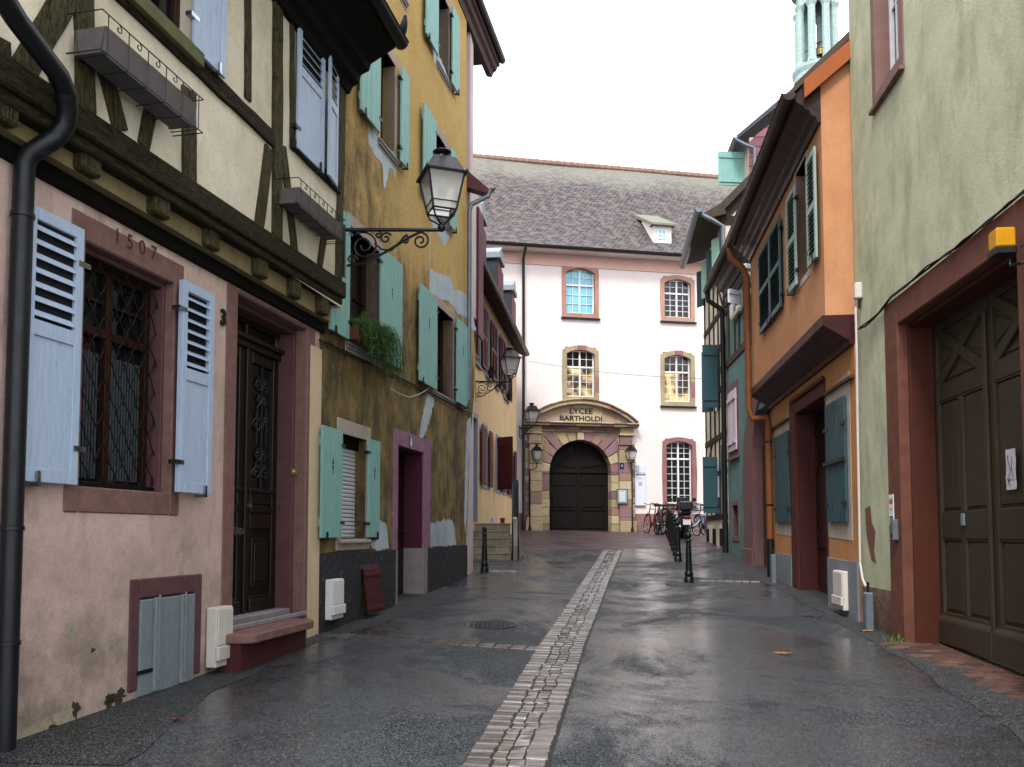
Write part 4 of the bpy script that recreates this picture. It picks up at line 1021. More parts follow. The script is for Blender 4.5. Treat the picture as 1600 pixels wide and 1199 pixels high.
for D_, lab in ((24.4, 0), (28.4, 0), (32.2, 0)):
    c = H.ud(D_); zb = ez3+.3; m = MB(); m.box(c-.42, c+.42, -1.6, .05, zb, zb+1.5)
    dm = m.build('dormer', plain('dark_slate_cheek', '#2e3640', .6, .2, 5), H.root)
    MB().box(c-.5, c+.5, -1.8, .16, zb+1.5, zb+1.66).prism([(c-.5, zb+1.661), (c+.5, zb+1.661), (c, zb+1.95)], -1.8, .14).build('dormer_roof', plain('pale_zinc_cap', '#8b949c', .5, .2), dm)
    MB().box(c-.40, c-.02, .052, .09, zb+.1, zb+1.42).box(c+.02, c+.40, .052, .09, zb+.1, zb+1.42).build('dormer_shutter', M_burg, dm, bevel=.004)
    if 1:
        a_ = MB().box(c-.8, c-.44, .05, .08, zb+.1, zb+1.4).build('open_leaf', M_burg, dm)
dpm = MB(); uu = H.u(817.5, 600, .1); 
# steps in front of the beige house door
X0 = -.99-.02; fr = ground_hit(765, 868)
Y0 = 22.6*YS; gz = gh(-.6, Y0)-.02; rz = (1.72-gz)/5; e = empty('entrance_steps', (-.62, Y0, gz), 0, label='flight of worn beige steps climbing to the beige house door', cat='steps')
xl = (732-800)/F*Y0+.62; xr = (797-800)/F*Y0+.62; m = MB()
for i in range(5): m.box(xl-.6, xr+(.02 if i == 0 else 0), i*.27, i*.27+.30 if i < 4 else i*.27+1.4, 0 if i == 0 else rz*i-.0+.001, rz*(i+1)-.035)
m.build('riser', M_conc, e, bevel=.01); m = MB()
for i in range(5): m.box(xl-.6, xr+.02, i*.27-.02, i*.27+.31 if i < 4 else i*.27+1.4, rz*(i+1)-.034, rz*(i+1))
m.build('tread', M_conc, e, bevel=.008)
m = MB(); cx0, cx1 = (798-800)/F*Y0+.62, (812-800)/F*Y0+.62
m.prism([(.02, -.05), (.02, rz*1.9), (1.15, rz*5+.1), (2.5, rz*5+.1), (2.5, -.05)], cx0+.025, cx1, ax='yz'); m.build('cheek_wall', stucco('grey_cheek_concrete', '#8e8a80', '#74726a', '#4b4f3c', .6, None, (4, 4, .8), .4), e, bevel=.012)
m = MB(); za, zb_ = rz*1.9, rz*5+.1
for xx in (cx0+.04, cx1-.03):
    m.tube([(xx, .0, za-.5), (xx, .05, za+.55), (xx, 1.15, zb_+.85), (xx, 2.4, zb_+.85), (xx, 2.4, zb_)], .02, 6)
    m.tube([(xx, 1.15, zb_), (xx, 1.15, zb_+.85)], .018, 6)
m.box(cx0+.03, cx1-.02, 1.2, 1.22, zb_+.05, zb_+.95)
m.build('railing', M_iron, e)
x = cx0-.25
tb = empty('step_ornament', (e.location.x+xl+.55, Y0+1.3, gz+rz*5), 0, label='small white pot beside a red one on the top step', cat='pot')
MB().lathe([(.05, 0), (.07, .12), (.06, .12)], n=12).build('pot', M_white, tb)
tb = empty('step_ornament', (e.location.x+xl+.76, Y0+1.3, gz+rz*5), 0, label='small dark red pot beside the white one on the top step', cat='pot')
MB().lathe([(.05, 0), (.065, .13), (.055, .13)], n=12).build('pot', M_red, tb)
# ================================================================ grey green house with the carriage gate (right, nearest)
H = House('grey_green_house', 'tall plain grey green rendered house with a big carriage gate on the right', 4.29, 12.2, .09, 'R'); R1 = H
un = H.ud(2.5)
gl = H.u(1409, 700); gz1 = H.uz(1410, 503)[1]; gat = (H.u(1602, 700)-.28, gl, .0, gz1)      # u grows with depth
w_u = (H.u(1406, 90), H.u(1369, 90), H.uz(1369, 148)[1], 10.2)
m = MB(); wallsheet(m, un, .02, -.3, 12.5, [(gat[0], gat[1]+.1, gat[2], gat[3]+.1, .4), hole(w_u, (.05,)*4, .22)], back=7); m.build('wall', M_green, H.root)
sw = H.u(1389, 700)-gl; zl = H.uz(1388, 475)[1]
gr_u = (H.u(1602, 700), gl)
surround(H, gr_u[0], gl, -.1, gz1, (.3, sw, zl-gz1, 0), .02, .38, plain('rust_gate_stone', '#6c4337', .8, .35, 6, bump=.3), 'gate_surround', .012)
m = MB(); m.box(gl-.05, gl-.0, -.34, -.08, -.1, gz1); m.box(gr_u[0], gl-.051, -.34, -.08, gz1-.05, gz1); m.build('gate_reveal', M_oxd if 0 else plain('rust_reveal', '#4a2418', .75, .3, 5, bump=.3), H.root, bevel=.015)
# gate leaves
M_gate = plain('weathered_brown_gate_paint', '#40362c', .5, .25, 6, st=(6, 6, .7), bump=.3, chip=None)
Yg = -.36; a1 = H.u(1462, 750, Yg+.03); c1 = H.u(1547, 750, Yg+.03); a0 = c1-(a1-c1)
bz = H.uz(1480, 1006, Yg+.03)[1]
def leaf(a, b, mir):
    m = MB(); t0, t1 = Yg-.04, Yg+.01
    m.box(a+.02, b-.02, t0, t1-.02, bz, gz1); st = .10; mid = (a+b)/2
    rails = [(bz+.02, bz+.32), (H.uz(1480, 825, Yg)[1]-.11, H.uz(1480, 800, Yg)[1]), (H.uz(1480, 625, Yg)[1], H.uz(1480, 607, Yg)[1]+.06), (gz1-.12, gz1)]
    m.box(a, a+st, t0, t1+.012, bz, gz1); m.box(b-st, b, t0, t1+.012, bz, gz1)
    m.box(mid-.045, mid+.045, t0, t1+.009, rails[0][1], rails[2][0])
    for z0, z1 in rails: m.box(a+st, b-st, t0, t1+.010, z0, z1)
    m.box(a-.005, b+.005, t1, t1+.05, bz, bz+.24); m.prism([(t1+.0, bz+.241), (t1+.045, bz+.241), (t1+.013, bz+.29)], a, b, ax='yz')
    for z0, z1 in ((rails[0][1], rails[1][0]), (rails[1][1], rails[2][0])):
        for x0, x1 in ((a+st, mid-.045), (mid+.045, b-st)):     # raised field with arched shoulders at the top
            m.prism([(x0+.035, z0+.035), (x1-.035, z0+.035), (x1-.035, z1-.07), (x1-.07, z1-.035), (x0+.07, z1-.035), (x0+.035, z1-.07)], t1-.021, t1-.004)
            m.box(x0+.01, x1-.01, t1-.021, t1+.004, z1-.022, z1-.0); m.box(x0, x0+.014, t1-.021, t1+.002, z0, z1); m.box(x1-.014, x1, t1-.021, t1+.002, z0, z1)
    z0, z1 = rails[2][1], gz1-.12; X0, X1 = a+st, b-st
    for p, q in (((X0, z0), (X1, z1)), ((X0, z1), (X1, z0))): m.beam(p, q, .11, t1-.02, t1+.011 if p[1] == z0 else t1+.0125)
    xm, zm = (X0+X1)/2, (z0+z1)/2
    for P in ([(X0+.12, z0+.03), (X1-.12, z0+.03), (xm, zm-.16)], [(X0+.12, z1-.03), (X1-.12, z1-.03), (xm, zm+.16)], [(X0+.02, z0+.16), (X0+.02, z1-.16), (xm-.15, zm)], [(X1-.02, z0+.16), (X1-.02, z1-.16), (xm+.15, zm)]):
        m.prism(P, t1-.02, t1-.006)
    return m.build('gate_leaf', M_gate, H.root, bevel=.006)
lf1 = leaf(c1+.012, a1, 0); lf2 = leaf(a0, c1-.012, 1)
MB().box(c1-.03, c1+.03, Yg+.023, Yg+.055, bz, gz1-.2).build('gate_astragal', M_gate, H.root, bevel=.01)
u, z = H.uz(1507, 812, Yg+.02); MB().box(u-.03, u+.03, Yg+.023, Yg+.045, z-.06, z+.06).build('lock_plate', plain('blue_grey_lock', '#6f8794', .4, .2), lf1, bevel=.004)
def cable(m, H, pts, o=.015, r=.009):
    P = [(q[0], o+random.uniform(-.003, .004), q[1]) for q in (H.uz(*p, o) for p in pts)]; m.tube(P, r, 5)
m = MB(); cable(m, H, [(1341, 515), (1352, 510), (1365, 498), (1378, 484), (1392, 464), (1420, 443), (1450, 420), (1480, 396), (1500, 384), (1540, 348), (1570, 325), (1610, 290)], .035, .012)
cable(m, H, [(1343, 512), (1358, 502), (1372, 490), (1388, 468), (1416, 448), (1447, 417), (1484, 396), (1505, 376), (1544, 348), (1575, 318), (1610, 294)], .05, .009)
m.build('wall_cable', plain('black_cable', '#1f1d1a', .7, .2), H.root)
surround(H, *w_u, (.13, .13, .13, .2), .014, .2, plain('mauve_window_stone', '#7c605a', .85, .2, 6, bump=.3), 'window_surround')
m = MB(); cwn = casement(H, w_u, -.2, M_white, M_glassd, 2, 4, .05)
MB().box(w_u[0]-.13, w_u[1]+.13, .0, .06, w_u[2]-.2, w_u[2]-.16).build('window_sill', M_stone, H.root)
# base: bare stone patch and mossy plinth
m = MB()
def blobp(m, H, pts, y=.004): m.prism([H.uz(*p) for p in pts], -.02, y)
blobp(m, H, [(1348, 915), (1362, 918), (1385, 922), (1403, 926), (1407, 960), (1409, 1030), (1380, 1020), (1350, 1000)])
m.build('bare_stone_base', stucco('bare_mossy_stone', '#6c4d48', '#8a7a6c', '#2a3318', .9, (.2, .9), (2, 2, 1.2), .8, 14), H.root)
m = MB(); blobp(m, H, [(1352, 795), (1360, 790), (1362, 815), (1368, 830), (1366, 860), (1369, 880), (1362, 875), (1357, 850), (1354, 830)]); m.build('bare_stone_patch', plain('bare_red_stone', '#7a5248', .95, .4, 9, bump=.8), H.root)
# amber beacon
P = H.W(*(H.u(1568, 375, .14), .0, 0)); u, z = H.uz(1567, 380, .16)
e = empty('warning_beacon', tuple(H.W(u, 0, z-.1)), H.th, label='square amber warning beacon on a black bracket at the gate lintel', cat='warning light')
MB().box(-.075, .075, .09, .24, 0, .05).build('base', M_iron, e, bevel=.006)
MB().box(-.07, .07, .095, .235, .051, .2).build('lens', M_yellow, e, bevel=.012)
MB().tube([(-.0, .12, 0), (-.02, .12, -.08), (-.14, .1, -.1), (-.16, .0, -.06)], .012, 8).box(-.2, -.12, .02, .05, -.12, .04).tube([(-.16, .03, .02), (-.16, .05, .05), (-.1, .09, .03)], .006, 6).build('bracket', M_iron, e)
# small notices
u0, u1, z0, z1 = H.R(1390, 1398, (1394, 773), (1396, 820), .02)
e = empty('notice_sign', tuple(H.W((u0+u1)/2, 0, z0)), H.th, label='narrow white printed notice on the green wall edge beside the gate', cat='sign')
MB().box(-.07, .07, .022, .03, 0, z1-z0).build('board', M_white, e, bevel=.002)
h = z1-z0; M_redink = plain('faded_red_ink', '#b0544e', .7, .1, bump=0)
for s_, zz, k, mt in (('PRIERE DE', .86, .022, M_letter), ('GARAGE', .74, .032, M_redink), ('SORTIE', .66, .032, M_redink)): pass
m = MB(); m.box(-.045, .045, .0302, .0312, h*.84, h*.865); m.build('dark_line', M_letter, e)
m = MB()
for r_ in range(3): m.box(-.055, .055, .0302, .0312, h*(.70+.04*r_), h*(.70+.04*r_)+.012)
m.build('red_lines', M_redink, e)
m = MB()
for r_ in range(2): m.box(-.055, .05, .0302, .0312, h*(.14+.08*r_), h*(.14+.08*r_)+.02)
m.prism([(-.02, h*.5), (.01, h*.46), (.03, h*.5), (0, h*.56)], .0302, .0312); m.build('grey_lines', plain('grey_ink', '#4a5560', .7, .1, bump=0), e)
u, z = H.uz(1402, 831, .02)
e = empty('key_switch', tuple(H.W(u, .0, z-.09)), H.th, label='small grey metal key switch box on the red gate jamb', cat='switch box')
MB().box(-.045, .045, .021, .08, 0, .22).build('case', M_zincl, e, bevel=.006); MB().box(-.02, .01, .08, .085, .03, .07).build('keyhole_plate', M_black, e)
P_ = [H.uz(*p, Yg+.03) for p in ((1572, 704), (1588, 700), (1590, 762), (1574, 766))]
us = [p[0] for p in P_]; zs_ = [p[1] for p in P_]; u0, u1 = min(us), max(us); z0, z1 = min(zs_), max(zs_)
e = empty('paper_notice', tuple(H.W((u0+u1)/2, Yg+.02, z0)), H.th, label='crumpled white paper in a clear sleeve stuck on the brown gate leaf', cat='paper')
m = MB(); n = 10; W_ = u1-u0; Hh = z1-z0; rr = random.Random(2)
vs = [(-W_/2+W_*i/n, .014+.006*rr.random(), Hh*j/n) for j in range(n+1) for i in range(n+1)]
m.add(vs, [(j*(n+1)+i, j*(n+1)+i+1, (j+1)*(n+1)+i+1, (j+1)*(n+1)+i) for j in range(n) for i in range(n)]); m.build('sheet', plain('crumpled_paper', '#c9c6d0', .25, .15, 20), e)
m = MB()
for k, (x0, y0, x1, y1) in enumerate(((.2, .15, .0, .5), (.0, .5, .25, .85), (-.25, .2, -.1, .8), (.1, .1, .3, .3), (-.05, .25, .2, .2))):
    m.tube([(x0*W_, .0215, y0*Hh), ((x0+x1)/2*W_+.01, .0225, (y0+y1)/2*Hh), (x1*W_, .0215, y1*Hh)], .002, 4)
m.build('pen_lines', M_letter, e)

# ================================================================ orange house
H = House('orange_house', 'orange rendered house with oxblood door, jettied upper floor and dark brown gutter', 4.29, 12.3, .103, 'R'); R2 = H
uf = H.ud(18.9); OJ2 = .34
dr = (H.u(1293, 780), H.u(1246, 780), .2, H.uz(1288, 618)[1])
W1 = (H.u(1236, 740), H.u(1214, 740), H.uz(1225, 817)[1], H.uz(1215, 684)[1]); W2 = (H.u(1326, 720), H.u(1296, 720), H.uz(1300, 817)[1], H.uz(1296, 634)[1])
JZ = H.uz(1337, 532, .0)[1]
m = MB(); wallsheet(m, .0, uf, -.3, 4.2, [(dr[0]-.02, dr[1]+.15, dr[2]-.1, dr[3]+.2, .4)], back=6); m.build('wall', M_orange, H.root)
l_, r_ = dr[0]-H.u(1299, 780), H.u(1237, 780)-dr[1]
surround(H, dr[0], dr[1], .1, dr[3], (.03, r_, .25, 0), .02, .3, M_oxblood, 'door_surround', .012)
MB().box(dr[0]-.06, dr[1]+.22, .021, .06, dr[3]+.2, dr[3]+.27).build('door_cornice', M_oxblood, H.root, bevel=.012)
MB().box(dr[1]-.04, dr[1], -.3, -.02, .1, dr[3]).build('door_reveal', plain('dark_red_reveal', '#451f1e', .7, .3, 6, bump=.3), H.root, bevel=.01)
dz = H.uz(1290, 945, -.2)[1]
dd = MB().box(dr[0], dr[1]-.04, -.36, -.31, dz, dr[3]); mid = (dr[0]+dr[1])/2
for p, q in ((dr[0]+.08, mid-.06), (mid+.06, dr[1]-.12)):
    for a, b in ((.12, .7), (.85, 2.0)): dd.box(p, q, -.31, -.29, dz+a, dz+b)
dd = dd.build('door', plain('dark_red_brown_door', '#2c1412', .45, .3, 7), H.root, bevel=.008)
MB().box(dr[0]+.05, dr[1]-.09, -.309, -.3, dz+2.15, dr[3]-.05).build('transom_pane', M_glassd, dd)
MB().box(dr[0]-.02, dr[1], -.3, .14, .1, dz).build('door_step', plain('pale_step', '#a59a82', .9, .3, 8), H.root, bevel=.01)
for nm, Wq, oy in (('a', W1, 0), ('b', W2, 0)):
    u0, u1, z0, z1 = Wq; ex = .14
    MB().prism([(u0-.12, z0-.24), (u1+.13, z0-.2), (u1+.12, z1+.2), (u0-.13, z1+.3)], -.02, .006).build('plaster_panel', M_whitepl, H.root)
    mid = (u0+u1)/2
    shutter(H, u0, mid-.012, z0, z1, M_tealsh, 'plank', y=.02, hinge=0, iron=None); s2 = shutter(H, mid+.012, u1, z0, z1, M_tealsh, 'plank', y=.02, hinge=1)
    k = MB()
    for zz in (z0+.25, z1-.35):
        for uu, sg in ((u0, 1), (u1, -1)): k.box(uu-.07*sg, uu+.12*sg, .051, .064, zz-.02, zz+.02)
    k.build('strap_hinges', M_iron, s2)
    if nm == 'b': MB().box(u0-.04, u1+.04, .052, .085, (z0+z1)/2-.03, (z0+z1)/2+.02).build('security_bar', M_iron, s2)
    MB().box(mid-.013, mid+.013, .01, .03, z0, z1).build('shutter_gap', M_black, H.root)
m = MB(); zp0 = H.uz(1294, 872)[1]
plinth(m, -.0, dr[0]-.03, zp0, .03, n=2); plinth(m, dr[1]+r_, H.u(1207, 850), zp0-.02, .03, n=2)
m.split('plinth', plain('blue_grey_plinth', '#7c7f86', .85, .2, 6, bump=.3), H.root)
# string line over the shutters
m = MB(); m.box(-.0, dr[0]-.04, .0, .05, H.uz(1326, 594)[1]-.02, H.uz(1326, 594)[1]+.02); m.box(dr[1]+r_+.03, uf, .0, .05, H.uz(1220, 663)[1]-.02, H.uz(1220, 663)[1]+.02); m.build('wall_conduit', plain('brown_conduit', '#5a3a28', .7, .2), H.root)
# jetty with sloping moulded soffit
zj1 = H.uz(1300, 482, OJ2)[1]; zj0 = zj1-.38
J = [(-.3, zj0), (.04, zj0), (.06, zj0+.06), (.10, zj0+.08), (OJ2-.06, zj0+.2), (OJ2-.02, zj0+.22), (OJ2+.03, zj0+.26), (OJ2+.04, zj1), (-.3, zj1)]
m = MB(); m.prism(J, -.0, uf, ax='yz'); m.build('jetty_moulding', M_oxd, H.root)
ez0 = 6.95
lo = [(H.u(1275, 330, OJ2), H.u(1261, 330, OJ2)), (H.u(1244, 390, OJ2), H.u(1230, 390, OJ2)), (H.u(1220, 440, OJ2), H.u(1198, 440, OJ2)), (H.u(1198, 440, OJ2), H.u(1184, 440, OJ2))]
wu = (H.u(1261, 330, OJ2)-.02, H.u(1245, 360, OJ2)+.02, 0, 0); wzu = (H.uz(1262, 430, OJ2)[1]+.05, H.uz(1261, 240, OJ2)[1])
wU = (wu[0], wu[1], wzu[0], wzu[1])
m = MB(); wallsheet(m, -.0, uf, zj1, 7.35, [hole(wU, (.02,)*4, .22)], y=OJ2, depth=.2, back=6)
# side gable above
m.prism([(OJ2-.001, 6.6), (OJ2-.001, 7.35), (-3.0, 10.4), (-3.0, 6.6)], .002, .2, ax='yz')
m.build('upper_wall', M_orangel, H.root)
surround(H, *wU, (.06, .06, .08, .1), .01, .2, M_whitepl, 'window_surround', y=OJ2)
casement(H, wU, OJ2-.19, M_bwood, M_glassd, 1, 2, .05)
zz0, zz1 = H.uz(1261, 432, OJ2)[1], H.uz(1275, 238, OJ2)[1]
shutter(H, H.u(1275, 330, OJ2+.06), H.u(1261, 330, OJ2+.06), zz0, zz1, M_ggreen, 'louver2', y=OJ2+.045, hinge=1, iron=M_iron)
shutter(H, H.u(1244, 390, OJ2+.06), H.u(1230, 390, OJ2+.06), zz0, zz1, M_ggreen, 'louver2', y=OJ2+.045, hinge=0, iron=M_iron)
shutter(H, H.u(1220, 440, OJ2+.05), H.u(1203, 440, OJ2+.05), zz0, zz1, M_dkgreen, 'louver2', y=OJ2+.035, hinge=0, iron=M_iron)
shutter(H, H.u(1203, 440, OJ2+.05), H.u(1186, 440, OJ2+.05), zz0, zz1, M_dkgreen, 'louver2', y=OJ2+.035, hinge=1, iron=M_iron)
# eaves
zE = H.uz(1245, 150, OJ2+.46)[1]
zE = 7.04
E = [(OJ2-.1, 6.74), (OJ2+.04, 6.74), (OJ2+.06, 6.81), (OJ2+.12, 6.84), (OJ2+.14, 6.9), (OJ2+.2, 6.93), (OJ2+.22, 6.97), (OJ2+.30, zE-.02), (OJ2+.34, zE+.04), (OJ2+.1, 7.4), (OJ2-.1, 7.3)]
m = MB(); m.prism(E, .004, uf, ax='yz'); m.build('eaves', M_brownmetal, H.root)
m = MB(); gutter(m, H, -.06, uf+.02, OJ2+.40, zE+.07, .09); m.build('gutter', M_brownmetal, H.root, smooth=True)
m = MB(); m.prism([(OJ2+.33, zE+.1), (OJ2+.33, zE+.2), (-3.2, zE+3.85), (-3.2, zE+3.75)], -.04, uf+.05, ax='yz'); m.build('roof', M_rt, H.root)
m = MB(); m.prism([(OJ2+.22, zE-.02), (OJ2+.22, zE+.22), (-1.6, zE+2.04), (-1.6, zE+1.78)], -.1, -.045, ax='yz'); m.build('barge_board', M_orangebd, H.root)
# orange downpipe at the far end
m = MB(); ug = uf-.02
pts = [(ug, OJ2+.40, zE-.0), (ug, OJ2+.38, zE-.2), (ug-.02, OJ2+.16, zE-.42), (ug-.02, OJ2+.08, zE-.6), (ug-.02, OJ2+.08, H.uz(1190, 628, OJ2)[1]), (ug-.04, OJ2+.02, H.uz(1190, 640, OJ2)[1]-.05), (ug-.1, .1, H.uz(1203, 645, .1)[1]-.05), (ug-.12, .08, H.uz(1203, 655, .1)[1]-.1), (ug-.12, .08, H.uz(1200, 842, .1)[1])]
m.tube(pts, .062, 12); dp = m.build('downpipe', M_orpipe, H.root, smooth=True)
m = MB(); m.tube([(ug-.12, .08, pts[-1][2]), (ug-.12, .08, .4)], .07, 12); m.build('pipe_shoe', M_iron, dp, smooth=True)
m = MB(); [m.lathe([(.062, 0), (.075, .005), (.075, .03), (.062, .035)], (ug-.12, .08, z), 12) for z in (2.0, 3.2)]; m.build('pipe_collar', M_iron, dp)
# conduit at the near end plus service boxes
m = MB(); P0 = [H.uz(x, y, .05) for x, y in ((1337, 480), (1339, 560), (1340, 650), (1342, 760), (1344, 880), (1348, 905))]
m.tube([(p[0], .05, p[1]) for p in P0]+[(P0[-1][0]-.12, .05, P0[-1][1]-.08)], .014, 6); m.build('conduit', M_offwhite, H.root)
u, z = H.uz(1340, 455, OJ2+.03)
e = empty('junction_box', tuple(R1.W(R1.u(1341, 455, .04), 0, R1.uz(1341, 468, .04)[1])), R1.th, label='small white junction box on the seam between the orange and grey green houses', cat='junction box')
MB().box(-.05, .05, .0, .09, 0, .2).build('case', M_offwhite, e, bevel=.015); MB().tube([(0, .03, 0), (0, .03, -.12)], .012, 6).tube([(.02, .03, 0), (.03, .03, -.1)], .01, 6).build('cable_tails', M_iron, e)
boxthing(H, H.R(1311, 1326, (1318, 892), (1318, 952), .03), .032, .1, M_offwhite, 'meter_box', 'white plastic meter box on the grey plinth of the orange house', 'meter box')
def guard(px_, y0, y1, lab, o=.06):
    P = ground_hit(px_, y1); z1 = H.uz(px_, y0, .12)[1]; zg = P.z
    e = empty('cable_guard', (P.x, P.y, zg-.02), H.th, label=lab, cat='cable guard')
    MB().box(-.06, .06, -.045, .045, 0, max(.45, z1-zg)).build('cover', M_zincl, e, bevel=.012)
    MB().tube([(0, 0, max(.45, z1-zg)), (0, 0, max(.45, z1-zg)+.12)], .015, 6).build('pipe_stub', M_iron, e)
guard(1358, 928, 984, 'narrow grey metal cable guard at the foot of the grey green wall')
guard(1209, 864, 911, 'narrow grey metal cable guard at the foot of the orange downpipe')

# ================================================================ teal house
H = House('teal_house', 'teal house with arched mauve stone doorway and dark gutter', 5.03, 19.5, .0645, 'R'); R3 = H
uf = H.ud(24.5)
arc = (H.u(1203, 760), H.u(1178, 760)); sz = H.uz(1176, 600)[1]
az = H.uz(1164, 700)[1]
lw = (H.u(1153.5, 655), H.u(1141, 655), H.uz(1150, 704)[1], H.uz(1150, 608)[1]); sm_ = (H.u(1154, 815), H.u(1146, 815), H.uz(1150, 838)[1], H.uz(1150, 790)[1])
auR = H.u(1204, 760)-.55; auL = H.u(1178, 760)
wUt = [(H.u(1174, 450), H.u(1165, 450)), (H.u(1152, 500), H.u(1142, 500))]
zW = (H.uz(1150, 520)[1], H.uz(1150, 447)[1])
m = MB(); wallsheet(m, -.5, uf, -.2, 7.7, [(auR-.05, auL+.05, .3, 4.02, .32), hole(sm_, (.0,)*4, .1)], back=7); m.build('wall', M_teal, H.root)
# arch
c = (auR+auL)/2; rx = (auL-auR)/2; spr = 3.0; rise = 1.25; aw = H.u(1163, 800)-H.u(1178, 800)
def arcpts(r, h, n=14): return [(c+r*cos(pi*i/n), spr+h*sin(pi*i/n)) for i in range(n+1)]
inn = [(auL, .2)]+arcpts(rx, rise)+[(auR, .2)]; out = [(auL+aw, .2)]+arcpts(rx+aw, rise+.28)+[(auR-aw, .2)]
m = MB(); m.ring(out, inn, -.25, .03); m.build('arch_surround', M_pinkst, H.root, bevel=.01)
MB().box(c-.1, c+.1, .031, .09, spr+rise-.02, spr+rise+.42).build('keystone', M_pinkst, H.root, bevel=.01)
MB().box(auL-.03, auL+aw+.02, .031, .07, .4, 1.15).build('arch_base', M_pinkst, H.root, bevel=.012)
m = MB(); m.prism([(p[0], p[1]) for p in ([(auL, .25)]+arcpts(rx*.999, rise*.999)+[(auR, .25)])], -.24, -.2)
for i in range(22): m.box(auR, auL, -.2, -.18, .5+i*.13, .5+i*.13+.115)
m.build('garage_door', M_tan, H.root, bevel=.006)
u0, u1, z0, z1 = lw; MB().box(u0-.1, u1+.1, -.02, .02, z0-.16, z1+.2).build('window_surround', M_pinkst, H.root); MB().box(u0-.12, u1+.12, .021, .07, z0-.2, z0-.14).build('window_sill', M_pinkst, H.root)
mid = (u0+u1)/2; shutter(H, u0, mid-.008, z0, z1, M_lpink, 'plank', y=.03, hinge=0, flipbat=True); shutter(H, mid+.008, u1, z0, z1, M_lpink, 'plank', y=.03, hinge=1, flipbat=True)
u0, u1, z0, z1 = sm_; surround(H, u0, u1, z0, z1, (.1, .1, .12, .12), .02, .1, M_pinkst, 'window_surround'); MB().box(u0, u1, -.12, -.09, z0, z1).build('window', M_glassd, H.root)
# upper floor: timber rails, white windows
m = MB(); q0 = H.uz(1135, 572); q1 = H.uz(1180, 520); z1_ = q0[1]
m.box(-.45, uf, .0, .03, z1_-.09, z1_+.09); m.box(.0, uf, .0, .03, z1_+1.25, z1_+1.4); m.box(.0, uf, .0, .03, 7.1, 7.25)
for f in (.12, .28, .45, .6, .72, .9): m.box(uf*f-.06, uf*f+.06, .0, .028, z1_+.09, 7.1)
m.split('timber', plain('brown_painted_timber', '#4b3a30', .8, .3, 7, bump=.4), H.root, bevel=.006)
zwa, zwb = z1_+1.41, 7.08
for f0, f1 in ((.08, .24), (.5, .68)):
    r = (uf*f0, uf*f1, z1_+.95, 6.9); MB().box(r[0]-.06, r[1]+.06, -.0, .035, r[2]-.06, r[3]+.06).build('window_surround', M_cream, H.root)
    a = MB(); a.box(r[0], r[1], .036, .045, r[2], r[3]); a.build('window', M_glassd, H.root)
    shutter(H, r[0]-.42, r[0]-.04, r[2], r[3], M_lymuntin, 'plank', y=.05, hinge=1, ang=-55); shutter(H, r[1]+.04, r[1]+.42, r[2], r[3], M_lymuntin, 'plank', y=.05, hinge=0)
    MB().box(r[0]-.08, r[1]+.08, .036, .12, r[2]-.14, r[2]-.07).build('window_sill', M_cream, H.root)
ez = H.uz(1172, 322, .36)[1]; m = MB(); m.prism([(-.1, ez-.45), (.04, ez-.45), (.08, ez-.35), (.16, ez-.3), (.2, ez-.2), (.34, ez-.08), (.34, ez+.04), (-3, ez+3.3), (-3, ez-.3)], -.1, uf, ax='yz'); m.build('eaves', plain('very_dark_eaves', '#2a2124', .5, .3, 4), H.root)
m = MB(); gutter(m, H, -.12, uf+.02, .42, ez+.02, .09, z1=ez-.28, o1=.46); m.build('gutter', M_zinc, H.root, smooth=True)
m = MB(); d = uf-.05; m.tube([(d, .46, ez-.36), (d, .44, ez-.55), (d-.02, .16, ez-.75), (d-.02, .1, ez-.85), (d-.02, .1, .75)], .06, 12); dp = m.build('downpipe', M_zinc, H.root, smooth=True)
MB().tube([(d-.02, .1, 1.75), (d-.02, .1, .6)], .075, 12).build('pipe_shoe', M_iron, dp, smooth=True)
m = MB(); m.prism([(.40, ez+.10), (.40, ez+.16), (-3.2, ez+3.7), (-3.2, ez+3.6)], -.12, uf, ax='yz'); m.build('roof', M_rt, H.root)

# ================================================================ half timbered house, farthest on the right
H = House('cream_timber_house', 'far cream half timbered house with blue green shutters swung open', 5.03, 19.5, .0645, 'R'); R4 = H
ua, uf = H.ud(24.6), H.ud(28.6); EZ = 9.35
m = MB(); wallsheet(m, ua, uf, -.2, EZ, [], back=8)
# gable seen over the teal roof
m.prism([(.0, 7.0), (.0, EZ), (-3.9, EZ+3.9), (-7, EZ+.8), (-7, 7.0)], ua-.002, ua+.2, ax='yz')
m.build('wall', M_cream, H.root)
M_dt = plain('dark_timber', '#33291f', .85, .35, 7, bump=.5)
m = MB()
for z in (1.9, 3.05, 4.0, 5.2, 6.3, 7.2, 8.4): m.box(ua+.0, uf, .0, .03, z-.07, z+.07)
for f in (.04, .3, .5, .72, .96):
    u = ua+(uf-ua)*f; m.box(u-.05, u+.05, .0, .028, 1.97, EZ)
m.beam((ua+.2, 5.3), (ua+1.4, 6.2), .1, 0, .026); m.beam((uf-.2, 3.2), (uf-1.2, 3.95), .1, 0, .026); m.beam((ua+.3, 7.3), (ua+1.3, 8.3), .1, 0, .026)
m.split('timber', M_dt, H.root, bevel=.004)
m = MB()     # gable timbers lie in the end wall
